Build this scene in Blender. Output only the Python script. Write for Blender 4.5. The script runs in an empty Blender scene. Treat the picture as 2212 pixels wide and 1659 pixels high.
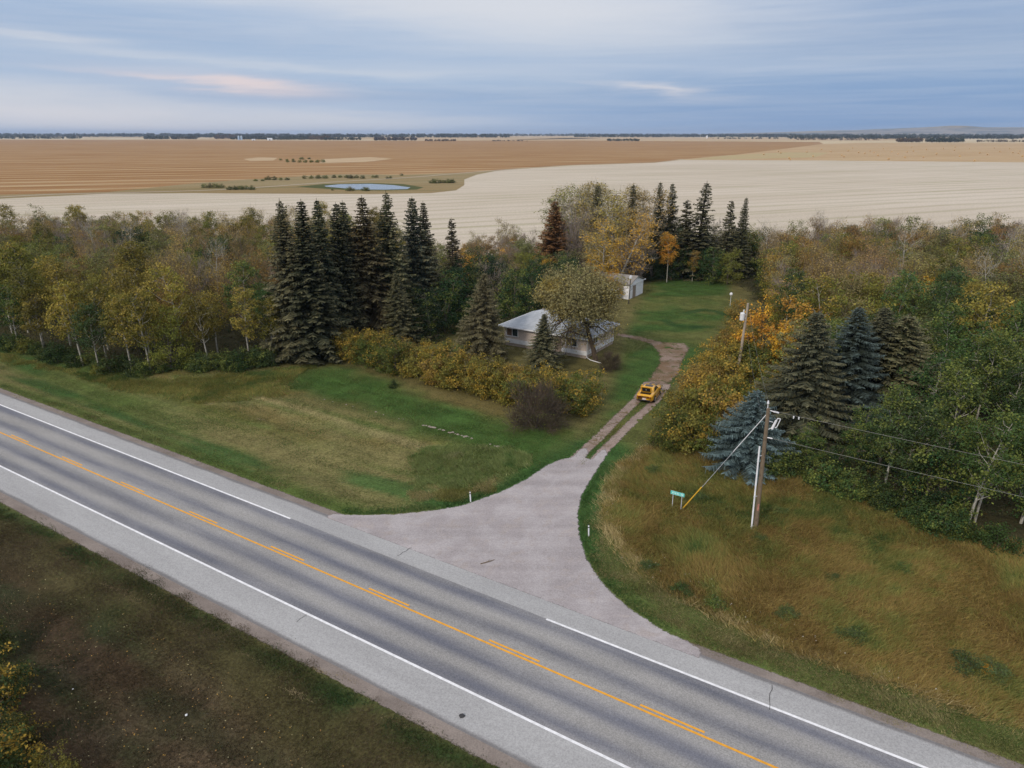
import bpy, bmesh, math, random
import numpy as np
from mathutils import Vector, Matrix

random.seed(7)
RNG = np.random.default_rng(11)
R = math.radians
SC = bpy.context.scene
COL = SC.collection

# ------------------------------------------------------------------ camera
CAM_H = 28.0
F_PX, W_PX, H_PX, Y_HOR = 1534.0, 2212.0, 1659.0, 289.0     # pixel units used for measuring
TH = math.atan((H_PX / 2 - Y_HOR) / F_PX)
cam = bpy.data.objects.new('camera', bpy.data.cameras.new('camera'))
COL.objects.link(cam)
cam.location = (0, 0, CAM_H)
cam.rotation_euler = (math.pi / 2 - TH, 0, 0)
cam.data.sensor_width = 36
cam.data.lens = F_PX / W_PX * 36
cam.data.clip_start = 0.5
cam.data.clip_end = 80000
SC.camera = cam

# ------------------------------------------------------------------ render / view
SC.view_settings.view_transform = 'Standard'
SC.view_settings.look = 'None'
SC.view_settings.gamma = 1
SC.view_settings.exposure = 0.32
SC.cycles.max_bounces = 6
SC.cycles.diffuse_bounces = 3
SC.cycles.glossy_bounces = 2
SC.cycles.transmission_bounces = 3
SC.cycles.transparent_max_bounces = 6
SC.cycles.volume_bounces = 0
SC.cycles.caustics_reflective = False
SC.cycles.caustics_refractive = False

# ------------------------------------------------------------------ pixel -> place helpers
def ray(px, py):
    u = (px - W_PX / 2) / F_PX
    v = (H_PX / 2 - py) / F_PX
    return (u, math.cos(TH) + v * math.sin(TH), -math.sin(TH) + v * math.cos(TH))

def azel(px, py):
    d = ray(px, py)
    l = math.sqrt(sum(c * c for c in d))
    return math.atan2(d[0], d[1]), d[2] / l

RA = R(-32.05)
RD = (math.cos(RA), math.sin(RA))       # along the highway
RN = (-math.sin(RA), math.cos(RA))      # across it, away from the camera

def to_sn(x, y):
    return x * RD[0] + y * RD[1], x * RN[0] + y * RN[1]

def from_sn(s, n):
    return s * RD[0] + n * RN[0], s * RD[1] + n * RN[1]

def sstep(a, b, x):
    t = np.clip((np.asarray(x, float) - a) / (b - a), 0, 1)
    return t * t * (3 - 2 * t)

def gz(x, y):
    """ground height: flat prairie with a shallow ditch either side of the highway, bridged by the driveway"""
    s, n = to_sn(np.asarray(x, float), np.asarray(y, float))
    d = sstep(35, 39.5, n) * (1 - sstep(43, 52, n))
    d = d * np.clip(np.abs(s + 25.0) / 9.0 - 0.9, 0, 1)
    e = (1 - sstep(13.5, 20.0, n)) * sstep(4, 10, n)
    return -0.55 * d - 0.45 * e

def G(px, py, z=0.0):
    d = ray(px, py)
    x = y = 0.0
    zz = z
    for _ in range(4):
        t = (zz - CAM_H) / d[2]
        x, y = d[0] * t, d[1] * t
        zz = z + float(gz(x, y))
    return x, y

def G3(px, py, z=0.0):
    x, y = G(px, py, z)
    return Vector((x, y, float(gz(x, y)) + z))

def h_at(Y, py):
    """height of something at forward distance Y whose top shows at py"""
    d = ray(W_PX / 2, py)
    return CAM_H + Y / d[1] * d[2]

def at_depth(px, py, Y):
    d = ray(px, py)
    t = Y / d[1]
    return Vector((d[0] * t, Y, CAM_H + d[2] * t))

def project(x, y, z):
    dx, dy, dz = x, y, z - CAM_H
    f = dy * math.cos(TH) - dz * math.sin(TH)
    up = dy * math.sin(TH) + dz * math.cos(TH)
    return W_PX / 2 + dx / f * F_PX, H_PX / 2 - up / f * F_PX

# ------------------------------------------------------------------ node helpers
def nd(nt, t, **kw):
    n = nt.nodes.new(t)
    for k, v in kw.items():
        setattr(n, k, v)
    return n

class NT:
    """tiny node builder: values may be sockets or numbers"""
    def __init__(self, nt):
        self.nt = nt
    def put(self, sock, v):
        if v is None:
            return
        if isinstance(v, bpy.types.NodeSocket):
            self.nt.links.new(v, sock)
        else:
            if sock.type == 'RGBA' and not isinstance(v, (int, float)) and len(v) == 3:
                v = (*v, 1)
            sock.default_value = v
    def m(self, op, a, b=None, c=None, clamp=False):
        n = nd(self.nt, 'ShaderNodeMath', operation=op, use_clamp=clamp)
        for i, v in enumerate((a, b, c)):
            self.put(n.inputs[i], v)
        return n.outputs[0]
    def mix(self, f, a, b, mode='MIX'):
        n = nd(self.nt, 'ShaderNodeMix', data_type='RGBA', blend_type=mode)
        self.put(n.inputs[0], f); self.put(n.inputs[6], a); self.put(n.inputs[7], b)
        return n.outputs[2]
    def noise(self, vec, scale, detail=3, rough=0.55, dist=0.0, out=0):
        n = nd(self.nt, 'ShaderNodeTexNoise')
        self.put(n.inputs['Vector'], vec)
        n.inputs['Scale'].default_value = scale
        n.inputs['Detail'].default_value = detail
        n.inputs['Roughness'].default_value = rough
        n.inputs['Distortion'].default_value = dist
        return n.outputs[out]
    def ramp(self, f, stops):
        n = nd(self.nt, 'ShaderNodeValToRGB')
        self.put(n.inputs[0], f)
        el = n.color_ramp.elements
        while len(el) < len(stops):
            el.new(0.5)
        for e, (p, c) in zip(el, stops):
            e.position = p
            e.color = (*c, 1) if len(c) == 3 else c
        return n.outputs[0]
    def mr(self, f, a, b, c=0.0, d=1.0, smooth=True):
        n = nd(self.nt, 'ShaderNodeMapRange', interpolation_type='SMOOTHSTEP' if smooth else 'LINEAR', clamp=True)
        self.put(n.inputs[0], f)
        for i, v in enumerate((a, b, c, d)):
            n.inputs[i + 1].default_value = v
        return n.outputs[0]
    def mapping(self, vec, loc=(0, 0, 0), rot=(0, 0, 0), scale=(1, 1, 1)):
        n = nd(self.nt, 'ShaderNodeMapping')
        self.put(n.inputs[0], vec)
        n.inputs[1].default_value = loc; n.inputs[2].default_value = rot; n.inputs[3].default_value = scale
        return n.outputs[0]
    def sep(self, vec):
        n = nd(self.nt, 'ShaderNodeSeparateXYZ'); self.put(n.inputs[0], vec)
        return n.outputs
    def comb(self, x, y, z):
        n = nd(self.nt, 'ShaderNodeCombineXYZ')
        for i, v in enumerate((x, y, z)):
            self.put(n.inputs[i], v)
        return n.outputs[0]
    def attr(self, name, out='Color'):
        n = nd(self.nt, 'ShaderNodeAttribute', attribute_name=name)
        return n.outputs[out]

# ------------------------------------------------------------------ world: pale broken overcast over Nishita blue
SUN_EL, SUN_AZ = R(34), R(-142)       # azimuth from +Y towards +X: light comes from behind the camera's left shoulder
world = bpy.data.worlds.new('World')
SC.world = world
world.use_nodes = True
wt = world.node_tree
wt.nodes.clear()
w = NT(wt)
sky = nd(wt, 'ShaderNodeTexSky', sky_type='NISHITA', sun_disc=False)
sky.sun_elevation = SUN_EL
sky.sun_rotation = SUN_AZ
sky.air_density, sky.dust_density, sky.ozone_density = 1.2, 1.5, 1.5
gen = nd(wt, 'ShaderNodeTexCoord').outputs['Generated']
gx, gy, gzz = w.sep(gen)
az0 = w.m('ARCTAN2', gx, gy)
el0 = gzz
pv = w.comb(w.m('MULTIPLY', az0, 2.2), w.m('MULTIPLY', el0, 26.0), 0.0)
wob = w.noise(pv, 1.0, 5, 0.6, 0.4)
wob2 = w.noise(w.mapping(pv, loc=(7, 3, 1)), 2.6, 4, 0.55, 0.3)
elw = w.m('ADD', el0, w.m('MULTIPLY', w.m('SUBTRACT', wob, 0.5), 0.045))
azw = w.m('ADD', az0, w.m('MULTIPLY', w.m('SUBTRACT', wob2, 0.5), 0.24))

def blob(px, py, wpx, hpx, tilt=0.0):
    a, e = azel(px, py)
    wa, we = wpx / F_PX, hpx / F_PX
    da = w.m('SUBTRACT', azw, a)
    de = w.m('ADD', w.m('SUBTRACT', elw, e), w.m('MULTIPLY', da, tilt))
    q = w.m('ADD', w.m('POWER', w.m('ABSOLUTE', w.m('DIVIDE', da, wa)), 2.0),
            w.m('POWER', w.m('ABSOLUTE', w.m('DIVIDE', de, we)), 2.0))
    return w.m('POWER', 2.718, w.m('MULTIPLY', q, -1.0))

blueL, blueR = (0.37, 0.49, 0.68), (0.165, 0.30, 0.545)
white, pink, grey = (0.66, 0.67, 0.72), (0.80, 0.66, 0.65), (0.24, 0.35, 0.56)
side = w.mr(az0, -0.25, 0.55)
c = w.mix(side, blueL, blueR)
c = w.mix(w.m('MULTIPLY', w.mr(elw, 0.0, 0.09), 0.35), c, (0.33, 0.42, 0.60))
c = w.mix(w.m('MULTIPLY', w.mr(wob, 0.42, 0.68), 0.40), c, (0.50, 0.57, 0.69))
for (px, py, wp, hp, t, colr, amt) in [
        (1180, 20, 560, 70, 0.06, white, 0.95), (760, -10, 300, 35, 0.05, white, 0.5),
        (180, 248, 520, 34, 0.05, (0.71, 0.69, 0.73), 0.95), (650, 258, 420, 14, 0.02, (0.62, 0.64, 0.71), 0.8),
        (0, 200, 300, 16, 0.05, white, 0.55),
        (540, 187, 190, 13, 0.07, pink, 0.9), (360, 172, 160, 5, 0.05, pink, 0.4),
        (40, 64, 90, 9, 0.06, white, 0.7),
        (330, 118, 260, 10, 0.06, white, 0.4), (820, 152, 420, 9, 0.0, white, 0.35),
        (1430, 195, 115, 8, 0.10, (0.80, 0.74, 0.73), 1.0),
        (1600, 150, 600, 14, 0.02, (0.42, 0.50, 0.66), 0.5),
        (300, 60, 380, 30, 0.03, grey, 0.35), (900, 205, 520, 16, -0.02, grey, 0.40),
        (2150, 40, 420, 70, 0.0, (0.22, 0.31, 0.50), 0.6), (1900, 225, 700, 40, 0.0, (0.17, 0.30, 0.545), 0.7)]:
    c = w.mix(w.m('MULTIPLY', blob(px, py, wp, hp, t), amt), c, colr)
streak = w.noise(w.comb(w.m('MULTIPLY', az0, 3.0), w.m('MULTIPLY', el0, 90.0), 2.0), 1.2, 5, 0.6, 0.5)
c = w.mix(w.m('MULTIPLY', w.mr(streak, 0.35, 0.7), 0.14), c, (0.66, 0.67, 0.72))
up = w.mr(el0, 0.13, 0.55)
hi = w.noise(w.mapping(gen, scale=(1.5, 1.5, 4.0)), 2.0, 4, 0.55, 0.3)
high = w.mix(w.mr(hi, 0.3, 0.7), (0.62, 0.68, 0.80), (0.96, 0.96, 0.98))
c = w.mix(up, c, high)   # the overcast overhead is paler than the band near the horizon
c10 = w.mix(1.0, c, (8.7, 8.7, 8.7), 'MULTIPLY')
c10n = c10.node; c10n.clamp_result = False
fin = w.mix(0.9, sky.outputs[0], c10)
bg = nd(wt, 'ShaderNodeBackground')
wt.links.new(fin, bg.inputs[0])
bg.inputs[1].default_value = 0.1
wo = nd(wt, 'ShaderNodeOutputWorld')
wt.links.new(bg.outputs[0], wo.inputs[0])
world.cycles.sampling_method = 'MANUAL'
world.cycles.sample_map_resolution = 256

sun = bpy.data.objects.new('sun', bpy.data.lights.new('sun', 'SUN'))
COL.objects.link(sun)
sun.data.energy = 1.5
sun.data.angle = R(10)
sun.data.color = (1.0, 0.90, 0.76)
sdir = Vector((math.sin(SUN_AZ) * math.cos(SUN_EL), math.cos(SUN_AZ) * math.cos(SUN_EL), math.sin(SUN_EL)))
sun.rotation_euler = sdir.to_track_quat('Z', 'Y').to_euler()

# ------------------------------------------------------------------ object helpers
def tag(o, label=None, cat=None, group=None, kind=None):
    if label: o['label'] = label
    if cat: o['category'] = cat
    if group: o['group'] = group
    if kind: o['kind'] = kind
    return o

def empty(name, loc=(0, 0, 0), rz=0.0):
    o = bpy.data.objects.new(name, None)
    COL.objects.link(o)
    o.empty_display_size = 0.3
    o.location = loc
    o.rotation_euler = (0, 0, rz)
    return o

def mesh_np(name, V, F, face_attr=None, point_attr=None, smooth=False):
    """mesh from arrays; F has one fixed number of corners"""
    V = np.asarray(V, np.float32); F = np.asarray(F, np.int32)
    me = bpy.data.meshes.new(name)
    k = F.shape[1]
    me.vertices.add(len(V)); me.vertices.foreach_set('co', V.ravel())
    me.loops.add(F.size); me.loops.foreach_set('vertex_index', F.ravel())
    me.polygons.add(len(F)); me.polygons.foreach_set('loop_start', np.arange(0, F.size, k, dtype=np.int32))
    if smooth:
        me.polygons.foreach_set('use_smooth', np.ones(len(F), bool))
    for dom, d in (('FACE', face_attr), ('POINT', point_attr)):
        for an, arr in (d or {}).items():
            arr = np.asarray(arr, np.float32)
            if arr.ndim == 1:
                at = me.attributes.new(an, 'FLOAT', dom); at.data.foreach_set('value', arr)
            elif arr.shape[1] == 3:
                at = me.attributes.new(an, 'FLOAT_VECTOR', dom); at.data.foreach_set('vector', arr.ravel())
    me.update(calc_edges=True)
    return me

def link(name, me, mat=None, parent=None, color=None):
    o = bpy.data.objects.new(name, me)
    COL.objects.link(o)
    if mat is not None and len(me.materials) == 0:
        me.materials.append(mat)
    if parent is not None:
        o.parent = parent
    if color is not None:
        o.color = (*color, 1)
    return o

class MB:
    """collects simple solids, builds one mesh object"""
    def __init__(self):
        self.v, self.f = [], []
    def add(self, vs, fs, M=None):
        b = len(self.v)
        self.v += [tuple(M @ Vector(p)) if M is not None else tuple(p) for p in vs]
        self.f += [tuple(i + b for i in q) for q in fs]
        return self
    def box(self, c, s, rz=0.0, M=None):
        x, y, z = s[0] / 2, s[1] / 2, s[2] / 2
        T = Matrix.Translation(c) @ Matrix.Rotation(rz, 4, 'Z')
        if M is not None: T = M @ T
        vs = [(-x, -y, -z), (x, -y, -z), (x, y, -z), (-x, y, -z), (-x, -y, z), (x, -y, z), (x, y, z), (-x, y, z)]
        return self.add(vs, [(0, 3, 2, 1), (4, 5, 6, 7), (0, 1, 5, 4), (1, 2, 6, 5), (2, 3, 7, 6), (3, 0, 4, 7)], T)
    def tube(self, pts, rad, n=8, cap=True):
        pts = [Vector(p) for p in pts]
        if not hasattr(rad, '__len__'): rad = [rad] * len(pts)
        vs, fs = [], []
        for i, p in enumerate(pts):
            a = pts[max(i - 1, 0)]; b = pts[min(i + 1, len(pts) - 1)]
            d = (b - a).normalized()
            ref = Vector((0, 0, 1)) if abs(d.z) < 0.9 else Vector((1, 0, 0))
            u = d.cross(ref).normalized(); vv = d.cross(u)
            for k in range(n):
                t = 2 * math.pi * k / n
                vs.append(p + (u * math.cos(t) + vv * math.sin(t)) * rad[i])
        for i in range(len(pts) - 1):
            for k in range(n):
                k2 = (k + 1) % n
                fs.append((i * n + k, (i + 1) * n + k, (i + 1) * n + k2, i * n + k2))
        if cap:
            fs.append(tuple(range(n))); fs.append(tuple(reversed(range((len(pts) - 1) * n, len(pts) * n))))
        return self.add(vs, fs)
    def lathe(self, prof, n=16, M=None):
        vs, fs = [], []
        for r, z in prof:
            for k in range(n):
                t = 2 * math.pi * k / n
                vs.append((r * math.cos(t), r * math.sin(t), z))
        for i in range(len(prof) - 1):
            for k in range(n):
                k2 = (k + 1) % n
                fs.append((i * n + k, i * n + k2, (i + 1) * n + k2, (i + 1) * n + k))
        fs.append(tuple(reversed(range(n)))); fs.append(tuple(range((len(prof) - 1) * n, len(prof) * n)))
        return self.add(vs, fs, M)
    def mesh(self, name, smooth=False):
        me = bpy.data.meshes.new(name)
        me.from_pydata([tuple(p) for p in self.v], [], self.f)
        if smooth:
            for p in me.polygons: p.use_smooth = True
        me.update()
        return me
    def build(self, name, mat, parent=None, smooth=False):
        return link(name, self.mesh(name, smooth), mat, parent)

# ------------------------------------------------------------------ numpy noise and polygon distance
def vnoise(x, y, seed=0):
    xi = np.floor(x).astype(np.int64); yi = np.floor(y).astype(np.int64)
    xf = x - xi; yf = y - yi
    def hsh(a, b):
        h = (a * 374761393 + b * 668265263 + seed * 1442695041) & 0xffffffff
        h = ((h ^ (h >> 13)) * 1274126177) & 0xffffffff
        return ((h ^ (h >> 16)) & 0xffff) / 65535.0
    u = xf * xf * (3 - 2 * xf); v = yf * yf * (3 - 2 * yf)
    return (hsh(xi, yi) * (1 - u) + hsh(xi + 1, yi) * u) * (1 - v) + (hsh(xi, yi + 1) * (1 - u) + hsh(xi + 1, yi + 1) * u) * v

def fbm(x, y, seed=0, o=4):
    t = 0; a = 0.5; tot = 0
    for i in range(o):
        t = t + a * vnoise(x * 2 ** i, y * 2 ** i, seed + i * 17); tot += a; a *= 0.5
    return t / tot

def sdf(x, y, poly):
    """signed distance to polygon, positive inside"""
    P = np.asarray(poly, float)
    d = np.full(np.shape(x), 1e18); ins = np.zeros(np.shape(x), bool)
    for i in range(len(P)):
        a, b = P[i], P[(i + 1) % len(P)]
        e = b - a
        wx, wy = x - a[0], y - a[1]
        t = np.clip((wx * e[0] + wy * e[1]) / (e @ e), 0, 1)
        d = np.minimum(d, (wx - e[0] * t) ** 2 + (wy - e[1] * t) ** 2)
        cnd = (a[1] <= y) != (b[1] <= y)
        with np.errstate(divide='ignore', invalid='ignore'):
            xx = a[0] + (y - a[1]) / (b[1] - a[1] if b[1] != a[1] else 1e-9) * e[0]
        ins ^= cnd & (x < xx)
    return np.where(ins, 1, -1) * np.sqrt(d)

def dline(x, y, pts):
    d = np.full(np.shape(x), 1e18)
    P = np.asarray(pts, float)
    for i in range(len(P) - 1):
        a, b = P[i], P[i + 1]; e = b - a
        wx, wy = x - a[0], y - a[1]
        t = np.clip((wx * e[0] + wy * e[1]) / (e @ e), 0, 1)
        d = np.minimum(d, (wx - e[0] * t) ** 2 + (wy - e[1] * t) ** 2)
    return np.sqrt(d)

def smooth_line(pts, step=0.5):
    """Catmull-Rom through the points"""
    P = [np.asarray(p, float) for p in pts]
    P = [2 * P[0] - P[1]] + P + [2 * P[-1] - P[-2]]
    out = []
    for i in range(1, len(P) - 2):
        n = max(2, int(np.linalg.norm(P[i + 1] - P[i]) / step))
        for k in range(n):
            t = k / n
            out.append(0.5 * (2 * P[i] + (P[i + 1] - P[i - 1]) * t + (2 * P[i - 1] - 5 * P[i] + 4 * P[i + 1] - P[i + 2]) * t * t
                              + (3 * P[i] - P[i - 1] - 3 * P[i + 1] + P[i + 2]) * t ** 3))
    out.append(P[-2])
    return np.array(out)
#@@MATERIALS
# ------------------------------------------------------------------ materials
def new_mat(name):
    m = bpy.data.materials.new(name)
    m.use_nodes = True
    nt = m.node_tree
    nt.nodes.clear()
    return m, nt, NT(nt)

def finish(nt, shader):
    o = nd(nt, 'ShaderNodeOutputMaterial')
    nt.links.new(shader, o.inputs[0])

def princ(nt, col, rough=0.8, metal=0.0, spec=0.3, normal=None, coat=0.0):
    b = nd(nt, 'ShaderNodeBsdfPrincipled')
    q = NT(nt)
    q.put(b.inputs['Base Color'], col); q.put(b.inputs['Roughness'], rough)
    q.put(b.inputs['Metallic'], metal); b.inputs['Specular IOR Level'].default_value = spec
    b.inputs['Coat Weight'].default_value = coat
    if normal is not None: nt.links.new(normal, b.inputs['Normal'])
    return b.outputs[0]

def bump(nt, h, strength=0.4, dist=0.05):
    b = nd(nt, 'ShaderNodeBump')
    b.inputs['Strength'].default_value = strength; b.inputs['Distance'].default_value = dist
    nt.links.new(h, b.inputs['Height'])
    return b.outputs[0]

def obj_co(nt):
    return nd(nt, 'ShaderNodeTexCoord').outputs['Object']

def plain(name, col, rough=0.6, metal=0.0, var=0.25, scale=6.0, spec=0.3, coat=0.0, col2=None):
    m, nt, q = new_mat(name)
    n = q.noise(obj_co(nt), scale, 5, 0.6)
    dark = tuple(c * (1 - var) for c in col)
    lite = col2 if col2 else tuple(min(c * (1 + var), 1) for c in col)
    cc = q.mix(q.mr(n, 0.3, 0.7), dark, lite)
    finish(nt, princ(nt, cc, rough, metal, spec, None, coat))
    return m

def leaf_mat(name, accent=(0.3, 0.2, 0.03), amount=0.3, trans=0.3, tipw=0.0):
    m, nt, q = new_mat(name)
    oi = nd(nt, 'ShaderNodeObjectInfo')
    lv = q.sep(q.attr('lv', 'Vector'))
    base = oi.outputs['Color']
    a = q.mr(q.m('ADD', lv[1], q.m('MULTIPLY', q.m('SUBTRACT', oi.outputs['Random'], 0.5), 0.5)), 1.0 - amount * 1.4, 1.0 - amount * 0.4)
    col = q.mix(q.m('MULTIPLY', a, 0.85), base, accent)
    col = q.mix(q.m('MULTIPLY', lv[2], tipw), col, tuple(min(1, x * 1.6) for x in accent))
    br = q.m('ADD', 0.85, q.m('MULTIPLY', lv[0], 1.25))
    br = q.m('MULTIPLY', br, q.m('ADD', 0.86, q.m('MULTIPLY', oi.outputs['Random'], 0.28)))
    sc = nd(nt, 'ShaderNodeVectorMath', operation='SCALE')
    nt.links.new(col, sc.inputs[0]); nt.links.new(br, sc.inputs['Scale'])
    d = princ(nt, sc.outputs[0], 0.7, 0, 0.15)
    t = nd(nt, 'ShaderNodeBsdfTranslucent'); nt.links.new(sc.outputs[0], t.inputs[0])
    mx = nd(nt, 'ShaderNodeMixShader'); mx.inputs[0].default_value = trans
    nt.links.new(d, mx.inputs[1]); nt.links.new(t.outputs[0], mx.inputs[2])
    finish(nt, mx.outputs[0])
    return m

def col_mat(name, trans=0.25):
    """vegetation that carries its own colour per face"""
    m, nt, q = new_mat(name)
    cc = q.attr('Col', 'Color')
    d = princ(nt, cc, 0.8, 0, 0.1)
    t = nd(nt, 'ShaderNodeBsdfTranslucent'); nt.links.new(cc, t.inputs[0])
    mx = nd(nt, 'ShaderNodeMixShader'); mx.inputs[0].default_value = trans
    nt.links.new(d, mx.inputs[1]); nt.links.new(t.outputs[0], mx.inputs[2])
    finish(nt, mx.outputs[0])
    return m

def bark_mat(name, col, marks=(0.03, 0.028, 0.025), amt=0.35):
    m, nt, q = new_mat(name)
    co = obj_co(nt)
    n = q.noise(q.mapping(co, scale=(3, 3, 1.2)), 2.2, 5, 0.65)
    f = q.noise(co, 14, 3, 0.6)
    cc = q.mix(q.mr(n, 0.62 - amt * 0.4, 0.78 - amt * 0.3), col, marks)
    cc = q.mix(q.m('MULTIPLY', f, 0.35), cc, tuple(c * 0.45 for c in col))
    finish(nt, princ(nt, cc, 0.85, 0, 0.15))
    return m

def ground_mat():
    m, nt, q = new_mat('ground_grass')
    co = nd(nt, 'ShaderNodeNewGeometry').outputs['Position']
    cc = q.attr('Col', 'Vector')
    fine = q.noise(co, 5.0, 4, 0.7)
    mid = q.noise(co, 0.55, 4, 0.6, 0.6)
    sn = q.mapping(co, rot=(0, 0, -RA))
    mow = q.noise(q.mapping(sn, scale=(0.06, 0.9, 1)), 1.0, 3, 0.6)
    cc = q.mix(q.mr(fine, 0.25, 0.75, 0.0, 0.75), cc, (0.30, 0.22, 0.11), 'MIX') if False else cc
    k = q.m('ADD', q.mr(fine, 0.25, 0.75, 0.55, 1.45), q.mr(mid, 0.3, 0.7, -0.18, 0.18))
    k = q.m('ADD', k, q.mr(mow, 0.35, 0.65, -0.12, 0.12))
    sc = nd(nt, 'ShaderNodeVectorMath', operation='SCALE')
    nt.links.new(cc, sc.inputs[0]); nt.links.new(k, sc.inputs['Scale'])
    straw = q.mr(q.noise(co, 1.7, 5, 0.7, 1.0), 0.60, 0.78)
    cc = q.mix(q.m('MULTIPLY', straw, 0.35), sc.outputs[0], (0.15, 0.115, 0.05))
    gre = q.mr(q.noise(q.mapping(co, loc=(31, 7, 0)), 0.9, 4, 0.6, 0.6), 0.58, 0.75)
    cc = q.mix(q.m('MULTIPLY', gre, 0.35), cc, (0.035, 0.062, 0.018))
    h = q.noise(co, 9.0, 4, 0.7)
    finish(nt, princ(nt, cc, 0.95, 0, 0.05, bump(nt, h, 0.8, 0.08)))
    return m

def edged(nt, q, shader, amp=0.35, scale=2.2):
    """sheet whose outline breaks up raggedly into what lies under it"""
    e = q.attr('edge', 'Fac')
    co = nd(nt, 'ShaderNodeNewGeometry').outputs['Position']
    n = q.m('MULTIPLY', q.m('SUBTRACT', q.noise(co, scale, 5, 0.65), 0.5), 2 * amp)
    n2 = q.m('MULTIPLY', q.m('SUBTRACT', q.noise(co, 9.0, 2, 0.6), 0.5), amp)
    a = q.mr(q.m('ADD', q.m('ADD', e, n), n2), -0.05, 0.12)
    tr = nd(nt, 'ShaderNodeBsdfTransparent')
    mx = nd(nt, 'ShaderNodeMixShader')
    nt.links.new(a, mx.inputs[0]); nt.links.new(tr.outputs[0], mx.inputs[1]); nt.links.new(shader, mx.inputs[2])
    return mx.outputs[0]

def asphalt_mat():
    m, nt, q = new_mat('aged_asphalt')
    co = obj_co(nt)                       # x runs along the road, y across
    x, y, z = q.sep(co)
    wob_ = q.m('MULTIPLY', q.m('SUBTRACT', q.noise(q.mapping(co, scale=(0.05, 0.4, 1)), 1.0, 4, 0.6), 0.5), 0.9)
    yy = q.m('ADD', y, wob_)
    trk = None
    for c0, hw in ((24.85, 0.52), (26.75, 0.55), (29.25, 0.5), (31.35, 0.55)):
        g_ = q.mr(q.m('ABSOLUTE', q.m('SUBTRACT', yy, c0)), 0.0, hw * 1.7, 1.0, 0.0)
        trk = g_ if trk is None else q.m('MAXIMUM', trk, g_)
    trk = q.m('MULTIPLY', trk, q.mr(q.noise(q.mapping(co, scale=(0.08, 0.8, 1)), 1.0, 4, 0.65), 0.25, 0.65, 0.45, 1.0))
    fine = q.noise(co, 13.0, 3, 0.75)
    big = q.noise(q.mapping(co, scale=(0.12, 0.5, 1)), 1.0, 4, 0.6)
    cc = q.mix(trk, (0.30, 0.287, 0.275), (0.135, 0.138, 0.165))
    k = q.m('ADD', q.mr(fine, 0.25, 0.75, 0.72, 1.28), q.mr(big, 0.3, 0.7, -0.1, 0.1))
    sc = nd(nt, 'ShaderNodeVectorMath', operation='SCALE')
    nt.links.new(cc, sc.inputs[0]); nt.links.new(k, sc.inputs['Scale'])
    finish(nt, princ(nt, sc.outputs[0], 0.8, 0, 0.25, bump(nt, fine, 0.25, 0.02)))
    return m

def shoulder_mat():
    m, nt, q = new_mat('shoulder_asphalt')
    co = obj_co(nt)
    x, y, z = q.sep(co)
    fine = q.noise(co, 12.0, 3, 0.75)
    big = q.noise(q.mapping(co, scale=(0.1, 0.5, 1)), 1.0, 4, 0.6)
    cc = q.mix(q.mr(big, 0.3, 0.7), (0.335, 0.327, 0.325), (0.39, 0.382, 0.378))
    wv = q.m('ADD', y, q.m('MULTIPLY', q.m('SUBTRACT', q.noise(q.mapping(co, scale=(0.3, 0.3, 1)), 1.0, 4, 0.6), 0.5), 0.35))
    dk = q.m('MAXIMUM', q.mr(wv, 22.35, 22.1), q.mr(wv, 33.35, 33.6))
    cc = q.mix(q.m('MULTIPLY', dk, 0.75), cc, (0.125, 0.115, 0.115))
    cr = q.noise(q.mapping(co, scale=(0.25, 0.02, 1)), 1.0, 2, 0.5, 0.0)
    sc = nd(nt, 'ShaderNodeVectorMath', operation='SCALE')
    nt.links.new(cc, sc.inputs[0]); nt.links.new(q.mr(fine, 0.25, 0.75, 0.78, 1.22), sc.inputs['Scale'])
    finish(nt, princ(nt, sc.outputs[0], 0.85, 0, 0.2, bump(nt, fine, 0.25, 0.02)))
    return m

def gravel_mat(name, a, b, amp=0.35, fs=9.0, dirt=None):
    m, nt, q = new_mat(name)
    co = nd(nt, 'ShaderNodeNewGeometry').outputs['Position']
    big = q.noise(co, 0.35, 5, 0.6, 0.5)
    fine = q.noise(co, fs, 3, 0.75)
    cc = q.mix(q.mr(big, 0.35, 0.65), a, b)
    if dirt:
        cc = q.mix(q.mr(q.noise(co, 0.9, 5, 0.65, 0.6), 0.5, 0.68), cc, dirt)
    swp = q.noise(q.mapping(co, rot=(0, 0, -1.05), scale=(0.05, 0.55, 1)), 1.0, 4, 0.6, 0.3)
    sc = nd(nt, 'ShaderNodeVectorMath', operation='SCALE')
    nt.links.new(cc, sc.inputs[0]); nt.links.new(q.m('ADD', q.mr(fine, 0.25, 0.75, 0.82, 1.18), q.mr(swp, 0.3, 0.7, -0.10, 0.10)), sc.inputs['Scale'])
    s = princ(nt, sc.outputs[0], 0.95, 0, 0.1, bump(nt, fine, 0.3, 0.03))
    finish(nt, edged(nt, q, s, amp))
    return m

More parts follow.
